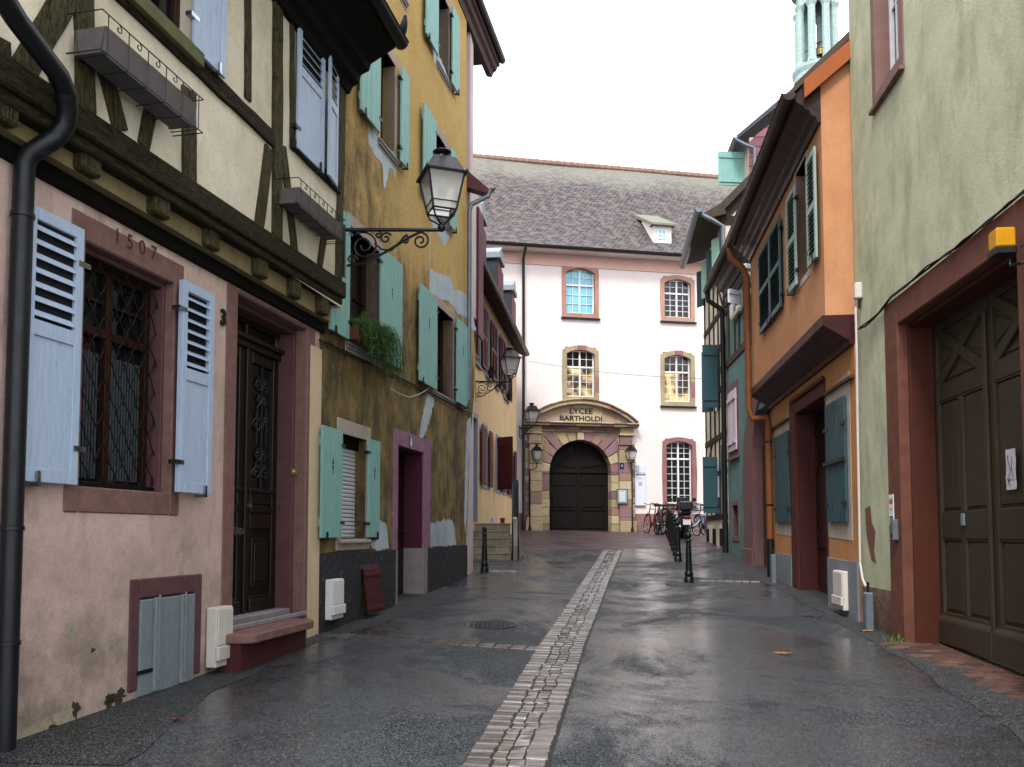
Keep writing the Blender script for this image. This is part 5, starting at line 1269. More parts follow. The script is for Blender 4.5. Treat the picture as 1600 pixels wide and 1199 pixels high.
for y0, z0, y1, z1, wd in ((.0, EZ+.02, -3.8, EZ+.02, .22), (.1, EZ+.05, -3.9, EZ+3.95, .24), (-1.3, EZ, -1.3, EZ+1.2, .12), (-1.4, EZ+1.35, -3.0, EZ+1.35, .14), (-2.3, EZ+1.3, -2.3, EZ+2.1, .12), (-.2, 7.4, -3.8, 7.4, .16), (-1.2, 7.4, -1.2, EZ, .13)):
    d = Vector((y1-y0, z1-z0)).normalized(); n = Vector((-d.y, d.x))*wd/2
    m.prism([(y0+n.x, z0+n.y), (y1+n.x, z1+n.y), (y1-n.x, z1-n.y), (y0-n.x, z0-n.y)], ua-.03, ua-.001, ax='yz')
m.split('gable_timber', M_dt, H.root)
m = MB(); m.prism([(.60, EZ+.0), (.60, EZ+.12), (.1, EZ+.42), (-3.9, EZ+4.42), (-3.9, EZ+4.27), (.0, EZ+.27), (-.05, EZ+.15)], ua-.14, uf+.1, ax='yz'); m.build('roof', plain('grey_brown_roof_edge', '#4a4238', .85, .4, 9, bump=.6), H.root)
m = MB(); gutter(m, H, ua-.35, uf+.1, .66, EZ+.22, .1, z1=EZ-.0, o1=.6); m.build('gutter', M_zincl, H.root, smooth=True)
m = MB(); m.tube([(ua-.2, .6, EZ+.12), (ua-.22, .3, EZ-.05), (ua-.22, .06, EZ-.2), (ua-.22, .06, 7.8)], .055, 10); m.build('downpipe', M_zincl, H.root, smooth=True)
shs = ((1098, 1122, 536, 636), (1095, 1118, 714, 802))
for i, (x0, x1, y0, y1) in enumerate(shs):
    D_ = 25.6 if i == 0 else 25.9; u = H.ud(D_); Yw = D_*YS; xw = (x1-800)/F*Yw; z1 = EYE+(832-y0)/F*Yw; z0 = EYE+(832-y1)/F*Yw; wd = (x1-x0)/F*Yw
    shutter(H, u-wd, u, z0, z1, M_tealsh, 'plank', y=.06, hinge=1, ang=-86); u2 = u+.9; shutter(H, u+.75, u+.75+wd*.8, z0, z1, M_tealsh, 'plank', y=.06, hinge=0, ang=60) if i == 0 else None
    MB().box(u+.02, u+.73, .0, .02, z0, z1).build('window', M_glassd, H.root)
    shutter(H, u-wd*1.0-.45, u-.62, z0-.05, z1+.25, M_tealsh, 'plank', y=.05, hinge=1)
for z, a in ((8.0, .3), (8.0, .6)):
    pass
for k in range(4):
    u = ua+.4+k*.9; shutter(H, u, u+.3, 8.05, 9.1, plain('pale_green_shutter', '#9fc4b0', .6, .2) if k % 2 == 0 else M_tealsh, 'plank', y=.04, hinge=0, ang=30)
for k in range(3):
    u = ua+.8+k*1.1; MB().box(u, u+.35, .0, .03, 1.15, 1.6).build('cellar_vent', M_black, H.root)
# dormer
c = H.ud(26.0); Yd = c; zr = EZ+1.25
# dormer front stands back on the roof
o_ = -.82; dm = MB().box(c-.45, c+.9, -3.0, o_, zr-.6, zr+1.25); dm = dm.build('dormer', M_cream, H.root)
t = NT('red_fish_scale_tiles'); b = t.n('TexBrick'); t.l(t.co((1, 1, 1), rot=(radians(90), 0, radians(90))), b.inputs['Vector']); b.inputs['Scale'].default_value = 1; b.inputs['Brick Width'].default_value = .26; b.inputs['Row Height'].default_value = .22; b.inputs['Mortar Size'].default_value = .015
b.inputs['Color1'].default_value = lin('#8a5560'); b.inputs['Color2'].default_value = lin('#6e4550'); b.inputs['Mortar'].default_value = lin('#2b1a20'); t.col(b.outputs['Color']); t.rough(.8)
MB().prism([(o_+.02, zr-.5), (o_+.02, zr+1.1), (-1.0, zr+1.3), (-3.2, zr+3.0), (-3.2, zr+1.6)], c-.5, c-.452, ax='yz').build('tiled_cheek', t.m, dm)
m = MB(); m.prism([(o_+.35, zr+1.15), (o_+.35, zr+1.25), (-3.4, zr+3.7), (-3.4, zr+3.5)], c-.62, c+1.0, ax='yz'); m.build('dormer_roof', plain('slate_dormer_roof', '#4a4650', .7, .3, 8), dm)
m = MB(); gutter(m, H, c-.62, c+1.0, o_+.38, zr+1.2, .06); m.tube([(c-.58, o_+.38, zr+1.15), (c-.58, o_+.1, zr+.98), (c-.58, o_-.1, zr+.9), (c-.58, o_-.1, zr+.2)], .045, 8); m.build('dormer_gutter', M_zincl, dm, smooth=True)
shutter(H, c-.78, c-.05, zr+.12, zr+1.04, M_mint, 'plank', y=o_+.05, hinge=1, ang=-80)
# ================================================================ school building closing the street
class Facade(House):
    def __init__(s, name, label, X, D, slope, cat='school building'):
        L = math.hypot(1, slope); s.n = Vector((slope/L, -1/L, 0)); s.o = Vector((X, D*YS, 0)); s.th = atan2(-s.n.x, s.n.y)
        s.xa = Vector((cos(s.th), sin(s.th), 0)); s.root = empty(name, tuple(s.o), s.th, label=label, cat=cat)
H = Facade('school_building', 'large pale pink school building with steep tiled roof closing the street', 2.44, 36, YS/4.4); LY = H
uL, uR = H.u(690, 600), H.u(1260, 600); uL, uR = max(uL, uR), min(uL, uR)
ZE = H.uz(900, 397)[1]
M_glw = plain('warm_dark_glass', '#2a2018', .1, .4, 1.5, bump=0)
wl = [('a', 884, 929, 420, 490, M_bluegl, 3), ('b', 1038, 1079, 437, 496, M_glassd, 4), ('c', 885, 929, 547, 620, M_glw, 4), ('d', 1038, 1079, 555, 628, M_glw, 4), ('e', 1041, 1081, 690, 787, M_glassd, 6)]
M_st = {'a': plain('pink_sandstone', '#b08274', .85, .3, 2.5), 'b': plain('pale_pink_sandstone', '#b58e7e', .85, .25, 2.5), 'c': plain('yellow_sandstone', '#a8987a', .85, .35, 2), 'd': plain('yellow_sandstone_b', '#ab9b7c', .85, .35, 2), 'e': plain('mauve_sandstone_b', '#966a6c', .85, .3, 2.5)}
holes_ = []; R_ = {}
for k, a, b, y0, y1, g, nz in wl:
    u0, u1 = sorted((H.u(a, y0), H.u(b, y0))); z0, z1 = H.uz((a+b)/2, y1)[1], H.uz((a+b)/2, y0)[1]; R_[k] = (u0, u1, z0, z1); holes_.append((u0-.05, u1+.05, z0-.05, z1+.1, .25))
gu0, gu1 = sorted((H.u(858, 780), H.u(955, 780))); gz0, gz1 = H.uz(905, 830)[1]-.05, H.uz(905, 688)[1]; gc = (gu0+gu1)/2
spz = H.uz(905, 738)[1]
m = MB(); wallsheet(m, uR, uL, .9, ZE+.3, holes_+[(gu0-.01, gu1+.01, gz0, gz1+.05, .5)], back=11); m.build('wall', M_lycee, H.root)
for k, a, b, y0, y1, g, nz in wl:
    u0, u1, z0, z1 = R_[k]; c = (u0+u1)/2; hw = (u1-u0)/2; n = 10; rise = .16; fw = .15
    ai = [(c+hw*(1-2*i/n), z1-rise+rise*sin(pi*i/n)**.8) for i in range(n+1)]; ao = [(c+(hw+fw)*(1-2*i/n), z1-rise+.16+(rise)*sin(pi*i/n)**.8) for i in range(n+1)]
    sh_ = random.Random(k).uniform
    m = MB(); m.ring([(c-hw-fw, z0-.17), (c+hw+fw, z0-.17), (c+hw+fw+sh_(0, .05), z0+(z1-z0)*.5)]+ao+[(c-hw-fw-sh_(0, .05), z0+(z1-z0)*.45)], [(c-hw, z0), (c+hw, z0), (c+hw, z0+(z1-z0)*.5)]+ai+[(c-hw, z0+(z1-z0)*.45)], -.2, .03)
    sr = m.build('window_surround', M_st[k], H.root, bevel=.008)
    if k in 'ac d'.replace(' ', ''): MB().box(c-.22, c+.12, -.19, .033, z1+.0, z1+.165).build('accent_stone', M_st['e'], sr); 
    if k in 'cd': MB().box(c-hw-fw-.005, c-hw-.003, -.19, .034, z0+.15, z0+.75).build('accent_stone', M_st['e'], sr)
    MB().box(c-hw-fw-.04, c+hw+fw+.04, .0, .09, z0-.235, z0-.172).build('window_sill', M_zinc, sr)
    tr = z0+(z1-z0)*(.64 if k != 'e' else .72)
    cs = casement(H, (u0, u1, z0, z1), -.17, M_lymuntin, g, 2, nz, .05, .018, transom=tr)
    if k in 'cd':
        t = NT('lamp_lit_room_'+k); t.col(lin('#3a2a16')); e_ = t.ramp(t.noise(1.6, 3, .5), .45, .6, (0, 0, 0, 1), (1, .72, .3, 1)); t.l(e_, t.b.inputs['Emission Color']); t.b.inputs['Emission Strength'].default_value = .55
        MB().box(u0+.06, u1-.06, -.158, -.154, z0+.05, tr-.04).build('lit_pane', t.m, cs)
# carriage door with arched head
M_gated = plain('near_black_brown_gate', '#0f0907', .75, .3, 4, st=(4, 4, 1), bump=.1)
hw = (gu1-gu0)/2; rz_ = gz1-spz
def sa(k, n=16, a=hw, b=None): b = rz_ if b is None else b; return [(gc+a*cos(pi*i/n), spz+b*sin(pi*i/n)) for i in range(n+1)]
m = MB(); m.prism([(gu1, gz0)]+sa(0)+[(gu0, gz0)], -.42, -.36); th_ = 2.2
zt_ = spz+.05; m.box(gu0, gu1, -.36, -.31, zt_-.06, zt_+.04); m.box(gc-.03, gc+.03, -.36, -.32, gz0, zt_-.06)
for sg in (-1, 1):
    a, b = gc+sg*.12, gc+sg*(hw-.15); lo, hi = min(a, b), max(a, b)
    m.box(lo, hi, -.36, -.335, zt_-.52, zt_-.15); m.box(lo, hi, -.36, -.335, gz0+.15, gz0+.75)
    mm = (lo+hi)/2; w2 = (hi-lo)/2-.06; m.prism([(mm-w2, gz0+.92), (mm+w2, gz0+.92), (mm+w2, zt_-.85), (mm+w2*.5, zt_-.68), (mm-w2*.5, zt_-.68), (mm-w2, zt_-.85)], -.36, -.33)
    m.box(lo-.02, hi+.02, -.36, -.325, gz0+.8, gz0+.87)
    P = [(gc+sg*.12, zt_+.12)]+[(gc+sg*(hw-.2)*cos(t_), zt_+.12+(rz_-.3)*sin(t_)) for t_ in (0.15, .5, .85, 1.2, 1.42)]; m.prism(P, -.36, -.335)
gd = m.build('carriage_door', M_gated, H.root, bevel=.01)
# rusticated sandstone portal
po_ = MB(); yb = .0
def rad(theta, zr): return gc+hw*cos(theta)
nv = 13; top = H.uz(905, 676)[1]; xo = hw+.28
for i in range(nv):     # voussoirs, stepped to horizontal courses
    t0, t1 = pi*i/nv+.006, pi*(i+1)/nv-.006; tm = (t0+t1)/2
    if abs(cos(tm)) > .72: R1_ = xo/abs(cos(tm))
    else: R1_ = (top-spz)/max(sin(tm), .3)
    def pt(t, R): return (gc+R*cos(t), spz+R*sin(t)*(1 if R > hw+.1 else rz_/hw))
    q = [(gc+hw*cos(t0), spz+rz_*sin(t0)), (gc+min(R1_, xo*1.28)*cos(t0), min(top, spz+R1_*sin(t0))), (gc+min(R1_, xo*1.28)*cos(t1), min(top, spz+R1_*sin(t1))), (gc+hw*cos(t1), spz+rz_*sin(t1))]
    q = [(max(gc-xo, min(gc+xo, p[0])), p[1]) for p in q]
    po_.prism(q, -.35, .05+.012*(i % 2))
for sg in (-1, 1):      # jamb blocks, then pilaster blocks, then outer quoins
    z = gz0; k = 0
    while z < spz-.02:
        h = min(.3, spz-z); po_.box(gc+sg*hw, gc+sg*xo, -.35, .05+.015*(k % 2), z+.008, z+h-.004); z += h; k += 1
    pa, pb = gc+sg*(xo+.005), gc+sg*(xo+.47); z = gz0+.55; rnd = random.Random(5+sg)
    po_.box(gc+sg*(xo-.02 if 0 else xo+.004), gc+sg*(xo+.62), -.1, .2, gz0-.1, gz0+.42); po_.box(gc+sg*(xo+.004), gc+sg*(xo+.58), -.1, .16, gz0+.425, gz0+.545)
    while z < top-.45:
        h = min(rnd.uniform(.28, .5), top-.45-z)
        if h < .1: break
        po_.box(pa, pb, -.1, .13, z+.006, z+h-.003); z += h
    z = gz0+.55; k = 0
    while z < top-.4:
        po_.box(gc+sg*(xo+.475), gc+sg*(xo+.62), -.1, .05 if k % 2 else .075, z+.008, z+.24); z += .25; k += 1
    po_.box(gc+sg*(xo+.0), gc+sg*(xo+.56), -.1, .18, top-.44, top-.39); po_.box(gc+sg*(xo+.03), gc+sg*(xo+.5), -.1, .14, top-.38, top-.1); po_.box(gc+sg*(xo+.0), gc+sg*(xo+.62), -.1, .2, top-.095, top-.03)
    po_.box(gc+sg*(xo+.03), gc+sg*(xo+.55), -.1, .15, top-.025, top+.19)
po_.box(gc-.13, gc+.13, -.35, .11, gz1-.0, top-.01)
for i in range(6):
    a, b = gc-xo+.01+i*(2*xo-.02)/6, gc-xo+.01+(i+1)*(2*xo-.02)/6; po_.box(a+.004, b-.004, -.1, .08, top+.002, top+.09); po_.box(a+.004, b-.004, -.1, .05, top+.095, top+.2)
cw_ = xo+.72
for i in range(9):
    a, b = gc-cw_+i*2*cw_/9, gc-cw_+(i+1)*2*cw_/9; po_.box(a+.003, b-.003, -.1, .30, top+.205, top+.29); po_.box(a+.003, b-.003, -.1, .36, top+.294, top+.345)
po_.box(gc-xo-.0, gc-hw-.02, -.3, .03, gz0, top).box(gc+hw+.02, gc+xo, -.3, .03, gz0, top).box(gc-xo, gc+xo, -.3, .031, gz1+.01, top)
portal = po_.build('portal', M_ash, H.root, bevel=.012)
# segmental pediment
pb_ = top+.35; apex = H.uz(903, 627)[1]; ph = apex-pb_; hwp = cw_-.1
def arc_(hw2, h2, n=16): 
    Rr = (hw2*hw2+h2*h2)/(2*h2); al = math.asin(min(1, hw2/Rr)); return [(gc+Rr*sin(-al+2*al*i/n), pb_+h2-Rr+Rr*cos(-al+2*al*i/n)) for i in range(n+1)]
A, B = arc_(hwp, ph), arc_(hwp-.16, ph-.14); m = MB()
for i in range(16):
    if i % 2 == 0: j = i+2; m.prism([A[i], A[i+1], A[j], B[j], B[i+1], B[i]], -.1, .34); m.prism([((p[0]-gc)*1.012+gc, p[1]+.0) for p in (A[i], A[i+1], A[j])]+[((p[0]-gc)*1.03+gc, p[1]+.05) for p in (A[j], A[i+1], A[i])], -.1, .40)
m.build('pediment_moulding', M_ash, portal, bevel=.01)
m = MB(); bx = [gc-hwp+.16+i*(2*hwp-.32)/7 for i in range(8)]
def zt_at(x): 
    for p, q in zip(B, B[1:]):
        if min(p[0], q[0]) <= x <= max(p[0], q[0]): return p[1]+(q[1]-p[1])*(x-p[0])/(q[0]-p[0])
    return pb_
for i in range(7):
    a, b = bx[i]+.002, bx[i+1]-.002; ta, tb, tm_ = max(zt_at(a), pb_+.02), max(zt_at(b), pb_+.02), zt_at((a+b)/2)
    m.prism([(a, pb_), (b, pb_), (b, tb+.02), ((a+b)/2, tm_+.02), (a, ta+.02)], -.1, .14+.001*i)
m.build('tympanum', cobble_mat('tympanum_stone', ['#b3a284', '#a08c7a', '#c0b292', '#a9917f', '#b8a88a'], .8), portal)
uu_ = H.u(908, 643, .15); sc_ = H.o.y/F
text('LYCEE', .275, M_letter, portal, (uu_, .149, H.uz(908, 643, .15)[1]), extr=.006, sx=1.15, bold=.004)
text('BARTHOLDI', .25, M_letter, portal, (H.u(908, 654.5, .15), .149, H.uz(908, 654.5, .15)[1]), extr=.006, sx=1.18, bold=.004)
# plinth
m = MB(); zp = H.uz(1000, 803)[1]
for a, b in ((gc+xo+.63, uL), (uR, gc-xo-.63)):
    m = MB(); n = int((b-a)/.9)+1
    for i in range(n):
        for r in range(3): x0, x1 = a+(b-a)*i/n, a+(b-a)*(i+1)/n; m.box(x0+.003, x1-.003, -.05, .05+.002*r, zp-.42*(r+1)+.003, zp-.42*r)
    m.build('plinth', cobble_mat('plinth_sandstone', ['#8e6a66', '#7b5b5a', '#98786e', '#6f5556'], .8), H.root, bevel=.006)
# roof
def roofsheet(name, H, prof, u0, u1, mat, parent, nu=60, wobble=.03):
    me = bpy.data.meshes.new(name); vs = []; uv = []; L = 0; P = [prof[0]]; Ls = [0]
    for p, q in zip(prof, prof[1:]):
        n = max(1, int(math.dist(p, q)/.5))
        for i in range(1, n+1): P.append((p[0]+(q[0]-p[0])*i/n, p[1]+(q[1]-p[1])*i/n))
    for a, b in zip(P, P[1:]): L += math.dist(a, b); Ls.append(L)
    for j, (y, z) in enumerate(P):
        for i in range(nu+1):
            u = u0+(u1-u0)*i/nu; wz = wobble*(sin(u*.9+j*.3)+sin(u*.37+j*.7)); vs.append((u, y, z+wz)); uv.append((u, Ls[j]))
    fs = [(j*(nu+1)+i, j*(nu+1)+i+1, (j+1)*(nu+1)+i+1, (j+1)*(nu+1)+i) for j in range(len(P)-1) for i in range(nu)]
    me.from_pydata(vs, [], fs); l = me.uv_layers.new(name='UVMap')
    for p in me.polygons:
        for li in p.loop_indices: l.data[li].uv = uv[me.loops[li].vertex_index]
    me.materials.append(mat); me.polygons.foreach_set('use_smooth', [True]*len(me.polygons)); o = bpy.data.objects.new(name, me); C.objects.link(o); o.parent = parent; return o
ro = -6.0; zr0 = H.uz(940, 263, ro)[1]
prof = [(.55, ZE+.02), (-.1, ZE+.42), (-.9, ZE+1.05), (ro, zr0)]
M_lyr = roof_mat('weathered_school_tiles', ('#57545a', '#3d3c44', '#635650'), .17, .19, '#828074', (4.5, 8.5))
roofsheet('roof', H, prof, uR-2, uL+6, M_lyr, H.root)
m = MB(); m.prism([(.5, ZE-.06), (.52, ZE-.03), (-.1, ZE+.2), (-.9, ZE+.75), (ro, zr0-.35), (2*ro, ZE)], uR-1.9, uL+5.9, ax='yz'); m.build('roof_body', M_lycee, H.root)
m = MB(); gutter(m, H, uR-2, uL+6, .60, ZE+.03, .09); g_ = m.build('gutter', plain('dark_gutter', '#2e2626', .5, .3), H.root)
m = MB(); n = 70
for i in range(n): a = uR-2+(uL-uR+8)*i/n; m.tube([(a, ro, zr0+.02), (a+(uL-uR+8)/n*1.03, ro, zr0+.05)], .13, 7)
m.build('ridge_tiles', plain('pinkish_ridge_tile', '#8c6e62', .85, .3, 2), H.root)
MB().box(uR, uL, .001, .035, ZE-.5, ZE+.0).build('cornice_band', plain('salmon_band', '#e0b4a6', .85, .15, 2), H.root)
m = MB(); u, z = H.uz(818, 600, .12); m.tube([(u, .5, ZE), (u, .4, ZE-.15), (u, .12, ZE-.35), (u, .12, 1.5)], .055, 10); m.build('downpipe', plain('brown_downpipe', '#3d3336', .45, .3), H.root, smooth=True)
# roof dormer
def rz_at(y):
    for p, q in zip(prof, prof[1:]):
        if q[0] <= y <= p[0]: return p[1]+(q[1]-p[1])*(y-p[0])/(q[0]-p[0])
o_ = 0
while o_ > ro:
    u, z = H.uz(1036, 379, o_)
    if z <= rz_at(o_)+.02: break
    o_ -= .02
u0, u1 = sorted((H.u(1021, 365, o_), H.u(1049, 365, o_))); z0, z1 = H.uz(1035, 379, o_)[1], H.uz(1035, 353, o_)[1]
m = MB(); yk = o_-1.3; m.prism([(o_, z0-.1), (o_, z1), (yk, z1+.75), (yk-.2, z0)], u0, u1, ax='yz'); dm = m.build('dormer', M_lycee, H.root)
dr_ = [(o_+.22, z1-.05), (o_+.22, z1+.02), (o_-1.9, z1+1.15), (o_-1.9, z1+1.0)]
m = MB(); m.prism([(u0-.12, z1-.02), (u1+.12, z1-.02), (u1+.05, z1+.04), (u0-.05, z1+.04)], o_-.2, o_+.2); m.prism(dr_, u0-.14, u1+.14, ax='yz'); m.build('dormer_roof', plain('mossy_dormer_tiles', '#7d7f6e', .85, .35, 9, bump=.5), dm)
MB().box(u0+.2, u1-.16, o_-.05, o_+.03, z0+.12, z1-.14).build('dormer_window', M_lymuntin, dm); uc = (u0+u1)/2+.02
m = MB()
for a, b in ((u0+.25, uc-.02), (uc+.02, u1-.2)):
    for q in range(2): h_ = (z1-z0-.36)/2; m.box(a, b, o_+.031, o_+.035, z0+.17+q*(h_+.02), z0+.17+q*(h_+.02)+h_-.01)
m.build('dormer_pane', M_bluegl, dm)
# fittings on the school front
def board(px0, px1, py0, py1, o, mat, name, label, cat, t=.03):
    u0, u1, z0, z1 = H.R(px0, px1, ((px0+px1)/2, py0), ((px0+px1)/2, py1), o); e = empty(name, tuple(H.W((u0+u1)/2, 0, z0)), H.th, label=label, cat=cat); MB().box(-(u1-u0)/2, (u1-u0)/2, o, o+t, 0, z1-z0).build('panel', mat, e, bevel=.004); return e, u1-u0, z1-z0
e, bw_, bh = board(992, 1008.5, 727, 790, .02, plain('pale_blue_white_panel', '#d5dcea', .4, .05), 'school_sign', 'tall narrow white sign board beside the portal with a prohibition symbol', 'sign')
text('Bartholdi', .095, M_letter, e, (-.02, .0515, bh*.765), extr=.001, bold=.003)
M_gry = plain('grey_print', '#6f7683', .7, 0, bump=0)
m = MB(); m.box(-.15, .12, .0505, .0515, bh*.805, bh*.812); m.box(-.17, .13, .0505, .0515, bh*.655, bh*.663); m.box(.13, .17, .0505, .0515, bh*.83, bh*.86); m.split('small_print', M_gry, e)
x0 = bw_/2-.02; m = MB(); m.ring([(x0, bh*.98), (x0-.13, bh*.98), (x0-.13, bh*.90), (x0, bh*.90)], [(x0-.01, bh*.975), (x0-.12, bh*.975), (x0-.12, bh*.905), (x0-.01, bh*.905)], .0505, .0515); m.prism([(x0-.045, bh*.955), (x0-.085, bh*.95), (x0-.06, bh*.935)], .0505, .0515); m.build('emblem', M_gry, e)
m = MB(); n = 24; cz = bh*.53; ri = .07
m.ring([(ri*cos(2*pi*i/n), cz+ri*sin(2*pi*i/n)) for i in range(n)], [((ri-.014)*cos(2*pi*i/n), cz+(ri-.014)*sin(2*pi*i/n)) for i in range(n)], .0505, .0525); m.beam((-.045, cz+.045), (.045, cz-.045), .013, .0505, .053); m.build('prohibition_ring', M_red, e)
MB().beam((-.035, cz-.03), (.03, cz+.035), .014, .0502, .0512).build('cigarette_mark', M_letter, e)
MB().box(-bw_/2, bw_/2, .02, .06, -.03, -.002).build('bottom_rail', plain('mauve_rail', '#7c6476', .6, .1), e)
e, bw_, bh = board(963.5, 980.5, 764, 787.5, .14, M_zincl, 'notice_case', 'grey glazed notice case with a white sheet on the right portal pilaster', 'notice case', .05)
MB().box(-bw_/2+.05, bw_/2-.05, .1905, .194, .05, bh-.05).build('window', plain('pale_case_glass', '#9db8c4', .1, .1, bump=0), e); MB().box(-.09, .1, .1945, .196, .09, bh-.06).build('sheet', M_white, e)
m = MB()
for k in range(5): m.box(-.07+.01*(k % 2), .08, .1963, .197, bh-.2-k*.055, bh-.195-k*.055)
m.split('print_line', M_gry, e); MB().box(-.03, .05, .1963, .197, bh-.12, bh-.095).build('red_mark', M_red, e)
e, bw_, bh = board(968.5, 974.5, 724, 733, .135, M_enamel, 'number_plate', 'small dark blue enamel number plate on the right portal pilaster', 'number plate', .015)
text('9', .13, M_white, e, (0, .1505, bh/2), 'numeral', extr=.001)

# ================================================================ distant stone lantern tower
tb = 120*YS; tx = (1291-800)/F*tb; e = empty('cathedral_tower', (tx, tb, 1.6), 0, label='distant verdigris stone lantern tower seen behind the right hand roofs', cat='tower')
zc = EYE+(832-88)/F*tb-1.6; r = 36/F*tb
m = MB(); m.lathe([(r*1.25, 0), (r*1.2, zc-8), (r*.93, zc-7.5), (r*.93, zc-3.2), (r*.98, zc-1.6), (r*.98, zc-1.1), (r*1.06, zc-.6), (r*1.06, zc-.2), (r*.9, zc)], n=32); m.build('drum', M_copper, e)
m = MB()
for k in range(8):
    a = 2*pi*k/8+.2; m.lathe([(.62, zc), (.5, zc+.5), (.46, zc+7), (.7, zc+7.6)], (r*.78*cos(a), r*.78*sin(a), 0), 8)
m.split('column', M_copper, e)
m = MB(); n = 8
for k in range(8):
    a0_, a1_ = 2*pi*k/8+.2, 2*pi*(k+1)/8+.2
    A0 = Vector((r*.85*cos(a0_), r*.85*sin(a0_), 0)); A1 = Vector((r*.85*cos(a1_), r*.85*sin(a1_), 0)); q = 8
    for i in range(q):
        f0, f1 = i/q, (i+1)/q; P0, P1 = A0.lerp(A1, f0), A0.lerp(A1, f1); h0, h1 = zc+6.3+1.5*sin(pi*f0), zc+6.3+1.5*sin(pi*f1)
        Q0, Q1 = P0*.8, P1*.8
        m.add([(P0.x, P0.y, h0), (P1.x, P1.y, h1), (P1.x, P1.y, zc+10), (P0.x, P0.y, zc+10), (Q0.x, Q0.y, h0), (Q1.x, Q1.y, h1), (Q1.x, Q1.y, zc+10), (Q0.x, Q0.y, zc+10)], [(0, 1, 2, 3), (4, 5, 6, 7), (0, 1, 5, 4)])
m.build('arcade', M_copper, e)
m = MB(); m.lathe([(r*1.05, zc+9.9), (r*1.05, zc+10.5), (r*.8, zc+13), (r*.3, zc+15), (.2, zc+18)], n=24); m.build('dome', M_copper, e)
m = MB(); m.lathe([(r*.4, zc), (r*.35, zc+1.0), (r*.18, zc+1.6)], n=8); m.tube([(-.7, -.6, zc+.5), (.2, -.4, zc+3.0)], .18, 6); m.tube([(.8, -.4, zc+.3), (.1, -.5, zc+2.6)], .15, 6); m.tube([(-.2, -.6, zc+3.0), (.9, -.6, zc+3.4)], .1, 5)
m.tube([(r*.7*cos(2*pi*i/24), r*.7*sin(2*pi*i/24), zc+1.7) for i in range(25)], .05, 4); m.build('bell_frame', plain('dark_bell_iron', '#3c3f3a', .7, .3, 2), e)
MB().lathe([(.55, zc+1.5), (.4, zc+2.4), (.15, zc+2.8)], (.3, -.5, 0), 12).build('bell', plain('bell_bronze', '#8f7a44', .5, .3, 2, metal=.5), e)

# ================================================================ lanterns
def glassy():
    t = NT('frosted_lantern_glass'); t.col(lin('#d9d7d2')); t.rough(.35); t.b.inputs['Transmission Weight'].default_value = .55; t.b.inputs['Alpha'].default_value = .9; t.bump(t.noise(60, 3), .2, .004); return t.m
M_lg = glassy(); M_li = plain('blue_black_iron', '#12151d', .38, .3, 20, metal=.35, bump=.2)
def sq(m, prof, rot=0):
    m.lathe([(r*sqrt(2), z) for r, z in prof], n=4, a0=pi/4+rot)
def lantern_head(parent, at, s=1.0, rot=.35):
    M = Matrix.Translation(at) @ Matrix.Rotation(rot, 4, 'Z') @ Matrix.Scale(s, 4)
    m = MB(); sq(m, [(.245, .585), (.25, .60), (.215, .615), (.13, .79), (.10, .80)]); m.lathe([(.075, .80), (.075, .83), (.06, .85), (.105, .87), (.11, .885), (.07, .91), (.0, .915)], n=16)
    for k in range(4):
        a = pi/4+k*pi/2; c, s_ = cos(a)*sqrt(2), sin(a)*sqrt(2); m.tube([(c*.21, s_*.21, .59), (c*.135, s_*.135, .18)], .013, 6)
        a2 = a; m.tube([(c*.135, s_*.135, .18), (c*.11, s_*.11, .11), (c*.05, s_*.05, .06), (0, 0, .0)], .011, 6)
        p, q = (cos(a)*sqrt(2), sin(a)*sqrt(2)), (cos(a+pi/2)*sqrt(2), sin(a+pi/2)*sqrt(2))
        m.tube([(p[0]*.135, p[1]*.135, .18), (q[0]*.135, q[1]*.135, .18)], .011, 6); m.tube([(p[0]*.15, p[1]*.15, .265), (q[0]*.15, q[1]*.15, .265)], .007, 5)
    for k in range(4): a = pi/4+k*pi/2; m.lathe([(.0, .6), (.015, .61), (.0, .64)], (cos(a)*.33, sin(a)*.33, 0), 6)
    m.lathe([(.0, -.06), (.035, -.04), (.05, 0), (.035, .03), (.02, .05)], n=12); m.v = [tuple(M @ Vector(v)) for v in m.v]
    h = m.build('lantern_frame', M_li, parent, smooth=True)
    m = MB(); sq(m, [(.13, .185), (.205, .585)]); m.f = m.f[:4]; m.v = [tuple(M @ Vector(v)) for v in m.v]; m.build('lantern_glass', M_lg, h)
    m = MB(); m.lathe([(.0, .35), (.05, .37), (.06, .45), (.03, .55), (.03, .59)], n=12); m.v = [tuple(M @ Vector(v)) for v in m.v]; m.build('bulb', M_offwhite, h, smooth=True)
    return h
